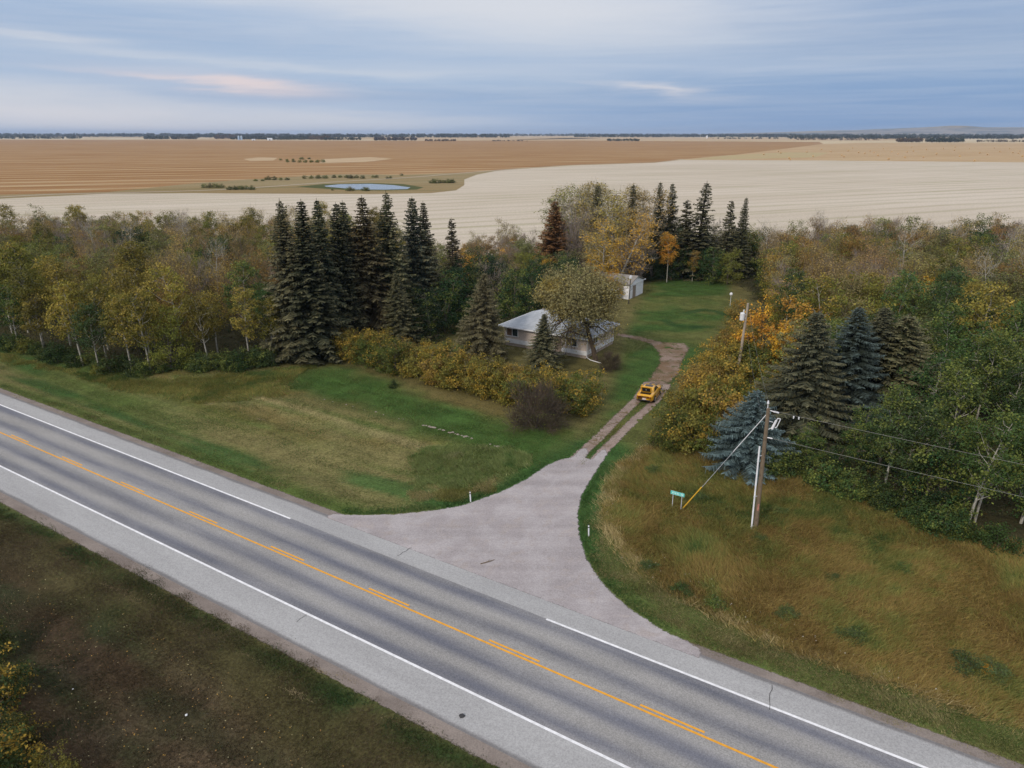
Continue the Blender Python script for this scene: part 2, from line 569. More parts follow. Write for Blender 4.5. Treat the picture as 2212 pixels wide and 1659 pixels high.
def field_mat(name, a, b, row_col, row_w, row_amt, rot, warp=20.0, patch=None, patch_amt=0.0):
    """stubble with rows: stripes across the given direction, bent by slow noise"""
    m, nt, q = new_mat(name)
    co = nd(nt, 'ShaderNodeNewGeometry').outputs['Position']
    rt = q.mapping(co, rot=(0, 0, -rot))
    x, y, z = q.sep(rt)
    wv = q.m('MULTIPLY', q.m('SUBTRACT', q.noise(q.mapping(rt, scale=(0.003, 0.006, 1)), 1.0, 3, 0.5), 0.5), warp)
    ph = q.m('DIVIDE', q.m('ADD', y, wv), row_w)
    st = q.m('ABSOLUTE', q.m('SUBTRACT', q.m('FRACT', ph), 0.5))
    broken = q.noise(q.mapping(rt, scale=(0.012, 0.12, 1)), 1.0, 4, 0.65)
    row = q.m('MULTIPLY', q.mr(st, 0.26, 0.44), q.mr(broken, 0.35, 0.65, 0.2, 1.0))
    big = q.noise(q.mapping(rt, scale=(0.004, 0.014, 1)), 1.0, 5, 0.6, 0.4)
    strk = q.noise(q.mapping(rt, scale=(0.006, 0.10, 1)), 1.0, 4, 0.65)
    cc = q.mix(q.mr(big, 0.32, 0.68), a, b)
    cc = q.mix(q.m('MULTIPLY', row, row_amt), cc, row_col)
    if patch:
        cc = q.mix(q.m('MULTIPLY', q.mr(strk, 0.5, 0.72), patch_amt), cc, patch)
    fine = q.noise(co, 1.2, 3, 0.7)
    sc = nd(nt, 'ShaderNodeVectorMath', operation='SCALE')
    nt.links.new(cc, sc.inputs[0]); nt.links.new(q.mr(fine, 0.25, 0.75, 0.86, 1.14), sc.inputs['Scale'])
    finish(nt, princ(nt, sc.outputs[0], 0.95, 0, 0.05))
    return m

M = {}
M['ground'] = ground_mat()
M['asphalt'] = asphalt_mat()
M['shoulder'] = shoulder_mat()
M['edge_gravel'] = gravel_mat('edge_gravel', (0.20, 0.165, 0.145), (0.25, 0.21, 0.185), 0.22, 11)
M['apron'] = gravel_mat('apron_gravel', (0.33, 0.295, 0.295), (0.395, 0.36, 0.36), 0.22, 10, (0.36, 0.315, 0.30))
M['rut'] = gravel_mat('rut_gravel', (0.25, 0.185, 0.155), (0.33, 0.26, 0.23), 0.35, 7, (0.15, 0.105, 0.06))
M['yard_gravel'] = gravel_mat('yard_gravel', (0.17, 0.11, 0.065), (0.27, 0.20, 0.165), 0.8, 6, (0.085, 0.082, 0.032))
M['white_paint'] = plain('white_road_paint', (0.76, 0.75, 0.76), 0.7, 0, 0.12, 3)
M['yellow_paint'] = plain('yellow_road_paint', (0.74, 0.34, 0.03), 0.7, 0, 0.12, 3)
M['stone'] = plain('fieldstone', (0.27, 0.23, 0.19), 0.9, 0, 0.35, 3)
M['wood_pole'] = bark_mat('weathered_pole', (0.21, 0.16, 0.11), (0.09, 0.065, 0.045), 0.3)
M['wood_pale'] = bark_mat('pale_weathered_pole', (0.42, 0.35, 0.28), (0.2, 0.16, 0.12), 0.2)
M['galv'] = plain('galvanised_steel', (0.62, 0.63, 0.66), 0.45, 0.3, 0.12, 5)
M['porcelain'] = plain('porcelain', (0.72, 0.72, 0.74), 0.3, 0, 0.06, 5)
M['wire'] = plain('aluminium_wire', (0.22, 0.22, 0.21), 0.5, 0.5, 0.1, 5)
M['guard'] = plain('yellow_plastic', (0.72, 0.42, 0.04), 0.5, 0, 0.1, 5)
M['black'] = plain('black_rubber', (0.02, 0.02, 0.022), 0.8, 0, 0.2, 8)
M['dark_metal'] = plain('dark_metal', (0.05, 0.048, 0.048), 0.5, 0.2, 0.2, 6)
M['white'] = plain('white_painted_wood', (0.80, 0.80, 0.82), 0.7, 0, 0.1, 2)
M['sign_face'] = plain('faded_green_sign', (0.10, 0.56, 0.50), 0.4, 0, 0.12, 4)
M['sign_text'] = plain('pale_sign_print', (0.55, 0.80, 0.80), 0.45, 0, 0.06, 5)
M['leaf'] = leaf_mat('leaves_turning', (0.25, 0.185, 0.04), 0.26)
M['leaf_green'] = leaf_mat('leaves_green', (0.12, 0.135, 0.03), 0.30)
M['leaf_gold'] = leaf_mat('leaves_golden', (0.46, 0.27, 0.03), 0.5)
M['leaf_hedge'] = leaf_mat('hedge_leaves', (0.27, 0.175, 0.030), 0.26)
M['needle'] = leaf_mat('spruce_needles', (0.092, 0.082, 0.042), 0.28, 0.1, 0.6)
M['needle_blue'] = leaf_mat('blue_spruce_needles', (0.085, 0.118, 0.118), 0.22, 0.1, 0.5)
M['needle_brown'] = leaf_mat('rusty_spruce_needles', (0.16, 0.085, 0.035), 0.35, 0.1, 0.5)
M['veg'] = col_mat('grass_blades', 0.3)
M['bark_white'] = bark_mat('aspen_bark', (0.44, 0.41, 0.35), (0.05, 0.045, 0.04), 0.35)
M['bark_grey'] = bark_mat('grey_bark', (0.19, 0.16, 0.13), (0.08, 0.065, 0.05), 0.3)
M['bark_brown'] = bark_mat('brown_bark', (0.10, 0.075, 0.055), (0.04, 0.03, 0.025), 0.3)
M['twig_grey'] = plain('grey_twigs', (0.25, 0.205, 0.18), 0.9, 0, 0.25, 2)

# ------------------------------------------------------------------ the setting: ground
YARD = [G(*p) for p in [(1345, 735), (1400, 610), (1480, 600), (1575, 610), (1580, 660), (1560, 720), (1500, 790), (1450, 840), (1420, 900), (1395, 960), (1370, 985), (1290, 990), (1240, 985),
                        (1270, 930), (1300, 890), (1320, 840), (1330, 790), (1340, 760)]]
APRON = [G(*p) for p in [(690, 1128), (715, 1110), (765, 1113), (850, 1112), (940, 1103), (1000, 1092), (1080, 1064), (1140, 1034), (1180, 1006), (1208, 994), (1236, 988), (1252, 972), (1264, 966), (1272, 976), (1266, 990), (1278, 994), (1296, 974), (1309, 970), (1312, 982), (1300, 1000), (1277, 1035), (1256, 1072), (1248, 1112),
                         (1252, 1160), (1268, 1210), (1300, 1258), (1350, 1308), (1425, 1358), (1520, 1404), (1500, 1440), (1100, 1300)]]
RUT_A = smooth_line([G(*p) for p in [(1235, 998), (1262, 974), (1296, 943), (1327, 911), (1359, 880), (1380, 858), (1400, 828)]])
RUT_B = smooth_line([G(*p) for p in [(1278, 1003), (1303, 975), (1335, 943), (1362, 916), (1389, 891), (1414, 868), (1440, 832)]])
YGRAV = [G(*p) for p in [(1405, 817), (1426, 784), (1424, 761), (1405, 742), (1359, 730), (1331, 724), (1335, 720), (1382, 727), (1429, 739), (1478, 742), (1489, 752), (1471, 784), (1466, 808), (1429, 842), (1395, 868), (1380, 860)]]
ROUGH = [G(*p) for p in [(1400, 965), (1345, 1010), (1320, 1060), (1300, 1110), (1330, 1170), (1400, 1240), (1500, 1300), (1640, 1370), (1800, 1430), (2000, 1500), (2250, 1580), (2330, 1400), (2260, 1190), (2060, 1140), (1900, 1080), (1780, 1030), (1640, 985), (1500, 965)]]
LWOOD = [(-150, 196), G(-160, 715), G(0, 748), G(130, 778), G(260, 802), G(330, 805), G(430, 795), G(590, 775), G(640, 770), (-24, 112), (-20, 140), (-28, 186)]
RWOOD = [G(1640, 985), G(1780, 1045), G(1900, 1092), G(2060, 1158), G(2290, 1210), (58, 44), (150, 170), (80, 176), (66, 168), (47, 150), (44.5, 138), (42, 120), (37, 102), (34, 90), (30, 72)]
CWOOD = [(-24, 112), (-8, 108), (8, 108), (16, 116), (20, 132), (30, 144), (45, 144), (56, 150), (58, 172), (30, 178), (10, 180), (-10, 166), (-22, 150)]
LAWN = [G(*p) for p in [(640, 800), (720, 785), (860, 835), (1000, 880), (1120, 930), (1240, 930), (1230, 980), (1150, 1020), (1020, 990), (900, 930), (760, 870), (600, 830)]]
LWOOD = [tuple(p) for p in LWOOD]; RWOOD = [tuple(p) for p in RWOOD]

def axis(lo, hi, step, far, n):
    core = np.arange(lo, hi + 1e-6, step)
    k = np.linspace(0, 1, n + 1)[1:]
    outp = hi + (far - hi) * k ** 3.2; outn = lo - (far + lo) * k ** 3.2
    return np.concatenate([outn[::-1], core, outp])

def make_ground():
    xs = axis(-84, 70, 0.5, 26000, 34)
    core = np.arange(16, 152, 0.5)
    k = np.linspace(0, 1, 35)[1:]
    ys = np.concatenate([[-60, -30, -10, 0, 8, 12, 14], core, 152 + (30000 - 152) * k ** 3.2])
    X, Y = np.meshgrid(xs, ys)
    x, y = X.ravel(), Y.ravel()
    s, n = to_sn(x, y)
    zz = gz(x, y) - 0.12 * sstep(21.3, 22.2, n) * (1 - sstep(33.4, 34.2, n))
    far = np.hypot(x, y) > 400
    zz = zz + np.where(far, 0, (fbm(x / 2.2, y / 2.2, 3) - 0.5) * 0.10 * (1 - sstep(20.5, 21.5, n) * (1 - sstep(34.2, 35, n))) * sstep(0.0, 1.5, -sdf(x, y, APRON)))
    def c(*v): return np.array(v, float)
    def mixc(A, B, t): return A * (1 - t[:, None]) + B * t[:, None]
    base = np.tile(c(0.10, 0.088, 0.034), (len(x), 1))
    a = fbm(s / 26, n / 3.2, 5); b = fbm(x / 5, y / 5, 9); d = fbm(s / 40, n / 1.3, 21)
    # far-side mown verge: long streaks of green and dry grass along the road
    vg = mixc(np.tile(c(0.066, 0.092, 0.024), (len(x), 1)), np.tile(c(0.140, 0.122, 0.050), (len(x), 1)), sstep(0.43, 0.66, 0.45 * a + 0.55 * d))
    vg = mixc(vg, np.tile(c(0.036, 0.082, 0.022), (len(x), 1)), sstep(0.55, 0.72, fbm(s / 18, n / 2.5, 31)) * 0.8)
    col = mixc(base, vg, sstep(33.5, 34.5, n) * (1 - sstep(47, 53, n + (b - 0.5) * 6)))
    # rusty unmown strip where the ditch meets the wood
    rust = sstep(0.45, 0.62, fbm(s / 9, n / 4, 41)) * sstep(40, 46, n) * (1 - sstep(56, 66, n))
    col = mixc(col, np.tile(c(0.135, 0.088, 0.030), (len(x), 1)), rust * 0.4)
    # lawn below the hedge
    col = mixc(col, np.tile(c(0.040, 0.088, 0.020), (len(x), 1)), sstep(-1.5, 2.5, sdf(x, y, LAWN) + (b - 0.5) * 5) * 0.9)
    # pale tan mowing line through the verge and the bleached curve at its end
    ln = [G(*p) for p in [(455, 870), (500, 850), (560, 858), (640, 880), (760, 920), (880, 955), (935, 972)]]
    col = mixc(col, np.tile(c(0.22, 0.17, 0.085), (len(x), 1)), (1 - sstep(0.2, 1.0, dline(x, y, ln))) * (0.35 + 0.5 * d))
    # yard lawn, with darker rings of lush grass
    yd = sstep(-1.0, 1.5, sdf(x, y, YARD))
    yc = mixc(np.tile(c(0.042, 0.078, 0.020), (len(x), 1)), np.tile(c(0.088, 0.094, 0.030), (len(x), 1)), sstep(0.42, 0.66, fbm(x / 11, y / 7, 51)))
    col = mixc(col, yc, yd)
    for arc in ([(1437, 693), (1455, 702), (1490, 707), (1530, 706)], [(1485, 675), (1520, 669), (1550, 673), (1580, 684)]):
        col = mixc(col, np.tile(c(0.018, 0.045, 0.014), (len(x), 1)), (1 - sstep(0.5, 1.3, dline(x, y, [G(*p) for p in arc]))) * 0.85)
    # lush band both sides of the driveway mouth
    lush = (1 - sstep(0.5, 3.2, np.abs(sdf(x, y, APRON)) + (b - 0.5) * 2)) * sstep(36.0, 41, n)
    col = mixc(col, np.tile(c(0.032, 0.075, 0.020), (len(x), 1)), lush * 0.9)
    # rough grass on the right
    rg = mixc(np.tile(c(0.105, 0.095, 0.028), (len(x), 1)), np.tile(c(0.120, 0.082, 0.030), (len(x), 1)), sstep(0.4, 0.62, fbm(x / 6, y / 6, 61)))
    col = mixc(col, rg, sstep(-0.5, 1.0, sdf(x, y, ROUGH)))
    # camera-side verge: dry brown, worn, with green along the pavement
    ns = mixc(np.tile(c(0.068, 0.046, 0.028), (len(x), 1)), np.tile(c(0.100, 0.072, 0.044), (len(x), 1)), sstep(0.4, 0.65, fbm(s / 12, n / 1.6, 71)))
    ns = mixc(ns, np.tile(c(0.026, 0.040, 0.016), (len(x), 1)), sstep(0.52, 0.70, fbm(s / 10, n / 2.6, 73)) * 0.8)
    ns = mixc(ns, np.tile(c(0.078, 0.072, 0.028), (len(x), 1)), sstep(15.5, 18.5, n + (b - 0.5) * 3) * 0.8)
    ns = mixc(ns, np.tile(c(0.034, 0.058, 0.018), (len(x), 1)), sstep(19.2, 20.6, n + (b - 0.5) * 2) * sstep(0.3, 0.55, fbm(s / 3, n / 2, 79)))
    col = mixc(col, ns * 0.74, 1 - sstep(20.5, 22, n))
    # woodland floor
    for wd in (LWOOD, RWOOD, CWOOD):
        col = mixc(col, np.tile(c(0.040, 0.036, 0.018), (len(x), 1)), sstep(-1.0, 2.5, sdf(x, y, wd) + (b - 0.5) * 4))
    # far prairie
    fr = sstep(150, 175, y)
    t1 = fbm(x / 900, y / 500, 91, 3)
    fc = mixc(np.tile(c(0.34, 0.235, 0.13), (len(x), 1)), np.tile(c(0.42, 0.34, 0.22), (len(x), 1)), sstep(0.4, 0.6, t1))
    col = mixc(col, fc, fr)
    nx, ny = len(xs), len(ys)
    idx = np.arange(nx * ny).reshape(ny, nx)
    F = np.stack([idx[:-1, :-1].ravel(), idx[:-1, 1:].ravel(), idx[1:, 1:].ravel(), idx[1:, :-1].ravel()], 1)
    col = col * 1.28
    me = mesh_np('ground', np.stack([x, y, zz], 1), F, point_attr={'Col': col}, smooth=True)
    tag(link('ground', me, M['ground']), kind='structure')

make_ground()

def sheet(name, fn, box, res, zoff, mat, margin=0.6, kind='structure'):
    """draped sheet over the cells where fn (signed distance) exceeds -margin"""
    x0, x1, y0, y1 = box
    xs = np.arange(x0, x1, res); ys = np.arange(y0, y1, res)
    X, Y = np.meshgrid(xs, ys)
    e = fn(X.ravel(), Y.ravel()).reshape(X.shape)
    ok = e > -margin
    cell = ok[:-1, :-1] & ok[:-1, 1:] & ok[1:, 1:] & ok[1:, :-1]
    idx = np.arange(X.size).reshape(X.shape)
    F = np.stack([idx[:-1, :-1][cell], idx[:-1, 1:][cell], idx[1:, 1:][cell], idx[1:, :-1][cell]], 1)
    used, inv = np.unique(F, return_inverse=True)
    F = inv.reshape(F.shape)
    x, y = X.ravel()[used], Y.ravel()[used]
    me = mesh_np(name, np.stack([x, y, gz(x, y) + zoff], 1), F, point_attr={'edge': e.ravel()[used]}, smooth=True)
    return tag(link(name, me, mat), kind=kind)

# ------------------------------------------------------------------ the highway (object space: x along, y across)
S0, S1 = -420.0, 260.0
def strip(name, n0, n1, z0, z1, mat, parent=None, s0=S0, s1=S1, step=4.0, edge=None):
    ss = np.arange(s0, s1 + 0.01, step) if (s1 - s0) > step else np.array([s0, s1])
    k = 2 if edge is None else 4
    nn = np.linspace(n0, n1, k)
    V = [(s, n, z0 + (z1 - z0) * i / (k - 1)) for s in ss for i, n in enumerate(nn)]
    F = [(i * k + j, (i + 1) * k + j, (i + 1) * k + j + 1, i * k + j + 1) for i in range(len(ss) - 1) for j in range(k - 1)]
    pa = None
    if edge is not None:
        pa = {'edge': np.array([edge[0] + (edge[1] - edge[0]) * j / (k - 1) for s in ss for j in range(k)])}
    me = mesh_np(name, V, F, point_attr=pa)
    me.materials.append(mat)
    o = link(name, me, None, parent)
    if parent is None:
        o.rotation_euler = (0, 0, RA)
        tag(o, kind='structure')
    return o

road = strip('highway', 24.30, 31.78, 0.05, 0.05, M['asphalt'])
strip('road_shoulder', 22.0, 24.30, 0.03, 0.05, M['shoulder'])
strip('road_shoulder', 31.78, 33.72, 0.05, 0.03, M['shoulder'])
strip('gravel_edge', 20.6, 22.0, -0.02, 0.03, M['edge_gravel'], edge=(-0.6, 0.9))
strip('gravel_edge', 33.72, 34.9, 0.03, 0.015, M['edge_gravel'], edge=(0.9, -0.6))
strip('edge_line', 24.27, 24.43, 0.055, 0.055, M['white_paint'], road)
strip('edge_line', 31.66, 31.82, 0.055, 0.055, M['white_paint'], road, S0, -36.4)
strip('edge_line', 31.66, 31.82, 0.055, 0.055, M['white_paint'], road, -17.4, S1)
strip('centre_line', 27.96, 28.10, 0.055, 0.055, M['yellow_paint'], road)
dash = strip('centre_dash', 28.24, 28.37, 0.055, 0.055, M['yellow_paint'], road, -19.3, -15.9)
for k in range(-9, 7):
    if k:
        d2 = dash.copy(); COL.objects.link(d2); d2.location = (k * 9.43, 0, 0)

# cracks across the shoulder, a round patch and a stain or two
def crack(pts, wd=0.035):
    P = smooth_line(pts, 0.25)
    j = RNG.normal(0, 0.04, P.shape); P = P + j
    mb = MB()
    for i in range(len(P) - 1):
        a, b = P[i], P[i + 1]
        t = (b - a) / (np.linalg.norm(b - a) + 1e-6); nn = np.array([-t[1], t[0]]) * wd / 2
        z = 0.056
        mb.add([(*(a - nn), z), (*(b - nn), z), (*(b + nn), z), (*(a + nn), z)], [(0, 1, 2, 3)])
    return mb
for pts in ([G(1668, 1483), G(1660, 1512), G(1663, 1536)], [G(640, 1345), G(662, 1329)], [G(860, 1202), G(888, 1184)]):
    o = crack(pts, 0.03).build('pavement_crack', M['dark_metal'], road)
    o.matrix_parent_inverse = Matrix.Rotation(-RA, 4, 'Z')

APX = np.array(APRON)
sheet('driveway_apron', lambda x, y: np.minimum(sdf(x, y, APRON), to_sn(x, y)[1] - 33.3), (APX[:, 0].min() - 1, APX[:, 0].max() + 1, APX[:, 1].min() - 1, APX[:, 1].max() + 1), 0.35, 0.034, M['apron'])
sheet('driveway', lambda x, y: np.maximum(0.56 - dline(x, y, RUT_A), 0.52 - dline(x, y, RUT_B)), (2, 30, 54, 92), 0.22, 0.022, M['rut'], 0.9)
YG = np.array(YGRAV)
sheet('yard_track', lambda x, y: sdf(x, y, YGRAV), (YG[:, 0].min() - 2, YG[:, 0].max() + 2, YG[:, 1].min() - 2, YG[:, 1].max() + 2), 0.4, 0.014, M['yard_gravel'], 1.2)

# ------------------------------------------------------------------ the far fields
def poly_sheet(name, pix, z, mat, kind='structure', world=False):
    pts = [p if world else (G(*p)) for p in pix]
    bm = bmesh.new()
    vs = [bm.verts.new((p[0], p[1], z)) for p in pts]
    f = bm.faces.new(vs)
    bm.normal_update()
    if f.normal.z < 0: f.normal_flip()
    bmesh.ops.triangulate(bm, faces=[f])
    me = bpy.data.meshes.new(name); bm.to_mesh(me); bm.free()
    return tag(link(name, me, mat), kind=kind)

def curve_px(pts, n=8):
    return [tuple(p) for p in smooth_line(pts, max(1.0, np.linalg.norm(np.array(pts[0]) - np.array(pts[-1])) / (n * len(pts))))]

PERP = RA + math.pi / 2
M['pale_field'] = field_mat('pale_stubble', (0.51, 0.435, 0.345), (0.57, 0.495, 0.405), (0.40, 0.345, 0.245), 13.0, 0.75, PERP - 0.62, 45, (0.34, 0.31, 0.19), 0.7)
M['brown_field'] = field_mat('brown_stubble', (0.285, 0.150, 0.058), (0.34, 0.20, 0.092), (0.50, 0.37, 0.21), 34.0, 0.85, PERP - 0.72, 110, (0.20, 0.095, 0.035), 0.7)
M['bale_field'] = field_mat('tan_stubble', (0.42, 0.28, 0.15), (0.47, 0.33, 0.19), (0.50, 0.38, 0.23), 30.0, 0.6, PERP - 0.5, 90, (0.36, 0.30, 0.16), 0.5)
M['marsh'] = field_mat('marsh_grass', (0.27, 0.19, 0.09), (0.30, 0.235, 0.13), (0.18, 0.16, 0.06), 7.0, 0.4, 0.2, 60, (0.10, 0.11, 0.04), 0.6)
M['track'] = field_mat('dirt_track', (0.40, 0.33, 0.25), (0.45, 0.38, 0.30), (0.33, 0.27, 0.18), 3.0, 0.3, 0.3, 5)
M['far_tan'] = field_mat('far_stubble', (0.44, 0.30, 0.17), (0.50, 0.38, 0.24), (0.5, 0.4, 0.28), 30.0, 0.4, PERP, 100)
M['far_pale'] = field_mat('far_pale_stubble', (0.55, 0.46, 0.31), (0.60, 0.50, 0.36), (0.5, 0.4, 0.28), 30.0, 0.4, PERP, 100)

top_pale = [(-700, 445), (-300, 440), (0, 429), (230, 418), (420, 417), (600, 418), (800, 419), (930, 417), (985, 411), (1003, 400), (1003, 388), (1030, 377), (1071, 369), (1237, 358), (1414, 352), (1475, 345.5), (1780, 347), (2000, 349), (2212, 351), (2500, 352), (3000, 354)]
pale_pts = [G(*p) for p in top_pale] + [(330, 150), (90, 158), (60, 150), (30, 165), (-20, 160), (-110, 166), (-260, 150)]
poly_sheet('pale_field', pale_pts, 0.05, M['pale_field'], world=True)
brown_pts = [(-900, 428), (-300, 424), (0, 421), (233, 415), (333, 405), (400, 398), (500, 390), (737, 376), (871, 378), (1004, 373), (1071, 368), (1237, 357), (1414, 351.5), (1470, 345), (1600, 333), (1778, 311), (1770, 306.5),
             (1500, 305), (1100, 303.5), (800, 304), (400, 303), (0, 301.5), (-500, 301), (-1200, 301)]
poly_sheet('brown_field', brown_pts, 0.06, M['brown_field'])
marsh_pts = [(-300, 425), (0, 421), (233, 415), (333, 405), (400, 398), (500, 390), (737, 376), (871, 378), (1004, 373), (1100, 366.5), (1071, 369.5), (1030, 377.5), (1003, 388), (1003, 400), (985, 411.5), (930, 417.5), (800, 419.5), (600, 418.5), (420, 417.5), (230, 418.5), (0, 429.5), (-300, 440)]
poly_sheet('marsh_meadow', marsh_pts, 0.08, M['marsh'])
poly_sheet('bale_field', [(1475, 345.2), (1600, 333.2), (1778, 311.2), (1850, 308.5), (2212, 309.5), (2700, 310), (3000, 353), (2500, 351.5), (2212, 350.6), (2000, 348.6), (1780, 346.6)], 0.055, M['bale_field'])
poly_sheet('field_strip', [(1490, 344.5), (1560, 337), (1700, 329), (1790, 330), (1760, 340), (1600, 343.5)], 0.075, field_mat('greenish_stubble', (0.43, 0.33, 0.18), (0.41, 0.335, 0.18), (0.46, 0.35, 0.21), 10, 0.4, PERP - 0.5, 60))
for pix, mt in (([(525, 343.5), (560, 340), (600, 341), (590, 347), (540, 348)], 'far_tan'), ([(700, 344), (800, 339.5), (850, 343), (790, 350), (690, 352)], 'far_tan'),
                ([(230, 301), (420, 300.5), (470, 298.6), (240, 298.8)], 'far_pale'), ([(700, 303), (1100, 302), (1300, 299), (1150, 296.6), (900, 299.4)], 'far_tan'),
                ([(1100, 301.5), (1900, 304), (2000, 299), (1500, 297), (1250, 297.5)], 'far_tan'), ([(2050, 303.5), (2500, 305), (2500, 299.5), (2080, 299.5)], 'far_pale'),
                ([(-200, 300), (150, 300.2), (200, 296.6), (-100, 296.8)], 'far_pale')):
    poly_sheet('far_field', pix, 0.10, M[mt])
trk = smooth_line([G(*p) for p in [(-100, 432), (100, 421), (280, 416.5), (417, 412.5), (483, 409.5), (567, 404.5), (737, 392.5), (871, 384.5), (960, 377.5), (1060, 369), (1237, 356.8), (1414, 350.6), (1475, 344)]], 3.0)
def band(name, C, hw, z, mat):
    T = np.gradient(C, axis=0); T /= np.linalg.norm(T, axis=1)[:, None]
    Nn = np.stack([-T[:, 1], T[:, 0]], 1)
    h = hw * (0.8 + 0.4 * fbm(np.arange(len(C)) / 6.0, np.zeros(len(C)), 5))[:, None]
    A, B = C + Nn * h, C - Nn * h
    V = np.concatenate([np.c_[A, np.full(len(C), z)], np.c_[B, np.full(len(C), z)]])
    n = len(C); i = np.arange(n - 1)
    return tag(link(name, mesh_np(name, V, np.stack([i, i + n, i + n + 1, i + 1], 1)), mat), kind='structure')
band('field_track', trk, 1.7, 0.14, M['track'])

def water_mat():
    m, nt, q = new_mat('pond_water')
    co = nd(nt, 'ShaderNodeNewGeometry').outputs['Position']
    h = q.noise(q.mapping(co, scale=(0.6, 2.0, 1)), 1.5, 3, 0.6)
    finish(nt, princ(nt, (0.05, 0.065, 0.075), 0.06, 0, 0.5, bump(nt, h, 0.25, 0.06)))
    return m
M['water'] = water_mat()
pond_c = [(700, 402), (735, 398.5), (800, 397.6), (850, 400.5), (887, 405.5), (880, 409), (830, 410.3), (770, 409.8), (730, 406), (705, 404)]
poly_sheet('pond_bank', [(640, 404), (700, 397.6), (800, 395.6), (870, 397.8), (915, 405), (900, 410), (835, 412), (760, 411.5), (700, 408)], 0.11, field_mat('pond_rushes', (0.07, 0.085, 0.03), (0.10, 0.10, 0.04), (0.16, 0.13, 0.05), 5, 0.5, 0.3, 30))
poly_sheet('pond', pond_c, 0.16, M['water'])

# rolling hills on the right horizon
def hills():
    xs = np.linspace(-6000, 16000, 140)
    V, F = [], []
    prof = 150 * sstep(3000, 9500, xs) * (0.72 + 0.5 * fbm(xs / 1500, xs * 0, 7)) - 6 + 14 * fbm(xs / 900, xs * 0 + 3, 8)
    ys = [13500, 14500, 15500, 17500]
    zf = [-30, 0.55, 1.0, 0.9]
    for j, y in enumerate(ys):
        for i, x in enumerate(xs):
            zz = prof[i] * zf[j] * (0.8 + 0.4 * float(vnoise(np.array(x / 700.0), np.array(j * 3.3), 4))) if j else -30
            V.append((x, y, zz))
    n = len(xs)
    for j in range(3):
        for i in range(n - 1):
            F.append((j * n + i, j * n + i + 1, (j + 1) * n + i + 1, (j + 1) * n + i))
    m, nt, q = new_mat('hill_fields')
    co = nd(nt, 'ShaderNodeNewGeometry').outputs['Position']
    nn = q.noise(q.mapping(co, scale=(0.0014, 0.004, 0.02)), 1.0, 4, 0.6)
    cc = q.mix(q.mr(nn, 0.48, 0.58), (0.30, 0.23, 0.14), (0.05, 0.06, 0.035))
    finish(nt, princ(nt, cc, 0.95, 0, 0.05))
    tag(link('hills', mesh_np('hills', V, F, smooth=True), m), kind='structure')
hills()
#@@TREES
# ------------------------------------------------------------------ plants: mesh generators
def unit(a):
    return a / (np.linalg.norm(a, axis=-1, keepdims=True) + 1e-9)

def quads(cen, nrm, size, rng, aspect=0.65, upbias=None):
    """leaf quads round their centres; returns V, F"""
    n = len(cen)
    r = unit(rng.normal(size=(n, 3)))
    u = unit(np.cross(nrm, r)); v = np.cross(nrm, u)
    a = (size * 0.5)[:, None]; b = a * aspect
    V = np.stack([cen - u * a, cen - v * b + nrm * a * 0.12, cen + u * a, cen + v * b + nrm * a * 0.12], 1).reshape(-1, 3)
    return V, np.arange(n * 4).reshape(-1, 4)

def np_tubes(branches, sides=5):
    """branches: list of (points Nx3, radii N) -> V, F"""
    Vs, Fs, b = [], [], 0
    ang = np.linspace(0, 2 * np.pi, sides, endpoint=False)
    for P, r in branches:
        P = np.asarray(P, float); r = np.asarray(r, float)
        T = unit(np.gradient(P, axis=0))
        ref = np.where(np.abs(T[:, 2:3]) < 0.9, np.array([[0, 0, 1.0]]), np.array([[1.0, 0, 0]]))
        u = unit(np.cross(T, ref)); v = np.cross(T, u)
        ring = P[:, None, :] + (u[:, None, :] * np.cos(ang)[None, :, None] + v[:, None, :] * np.sin(ang)[None, :, None]) * r[:, None, None]
        Vs.append(ring.reshape(-1, 3))
        n = len(P)
        i = np.arange(n - 1)[:, None]; k = np.arange(sides)[None, :]; k2 = (k + 1) % sides
        Fs.append((np.stack([i * sides + k, (i + 1) * sides + k, (i + 1) * sides + k2, i * sides + k2], -1).reshape(-1, 4)) + b)
        b += n * sides
    return np.concatenate(Vs), np.concatenate(Fs)

def slivers(A, B, wdt, rng):
    """thin flat twigs from A to B as triangles-with-width quads"""
    d = unit(B - A)
    u = unit(np.cross(d, unit(rng.normal(size=A.shape)))) * (wdt * 0.5)[:, None]
    V = np.stack([A - u, A + u, B + u * 0.35, B - u * 0.35], 1).reshape(-1, 3)
    return V, np.arange(len(A) * 4).reshape(-1, 4)

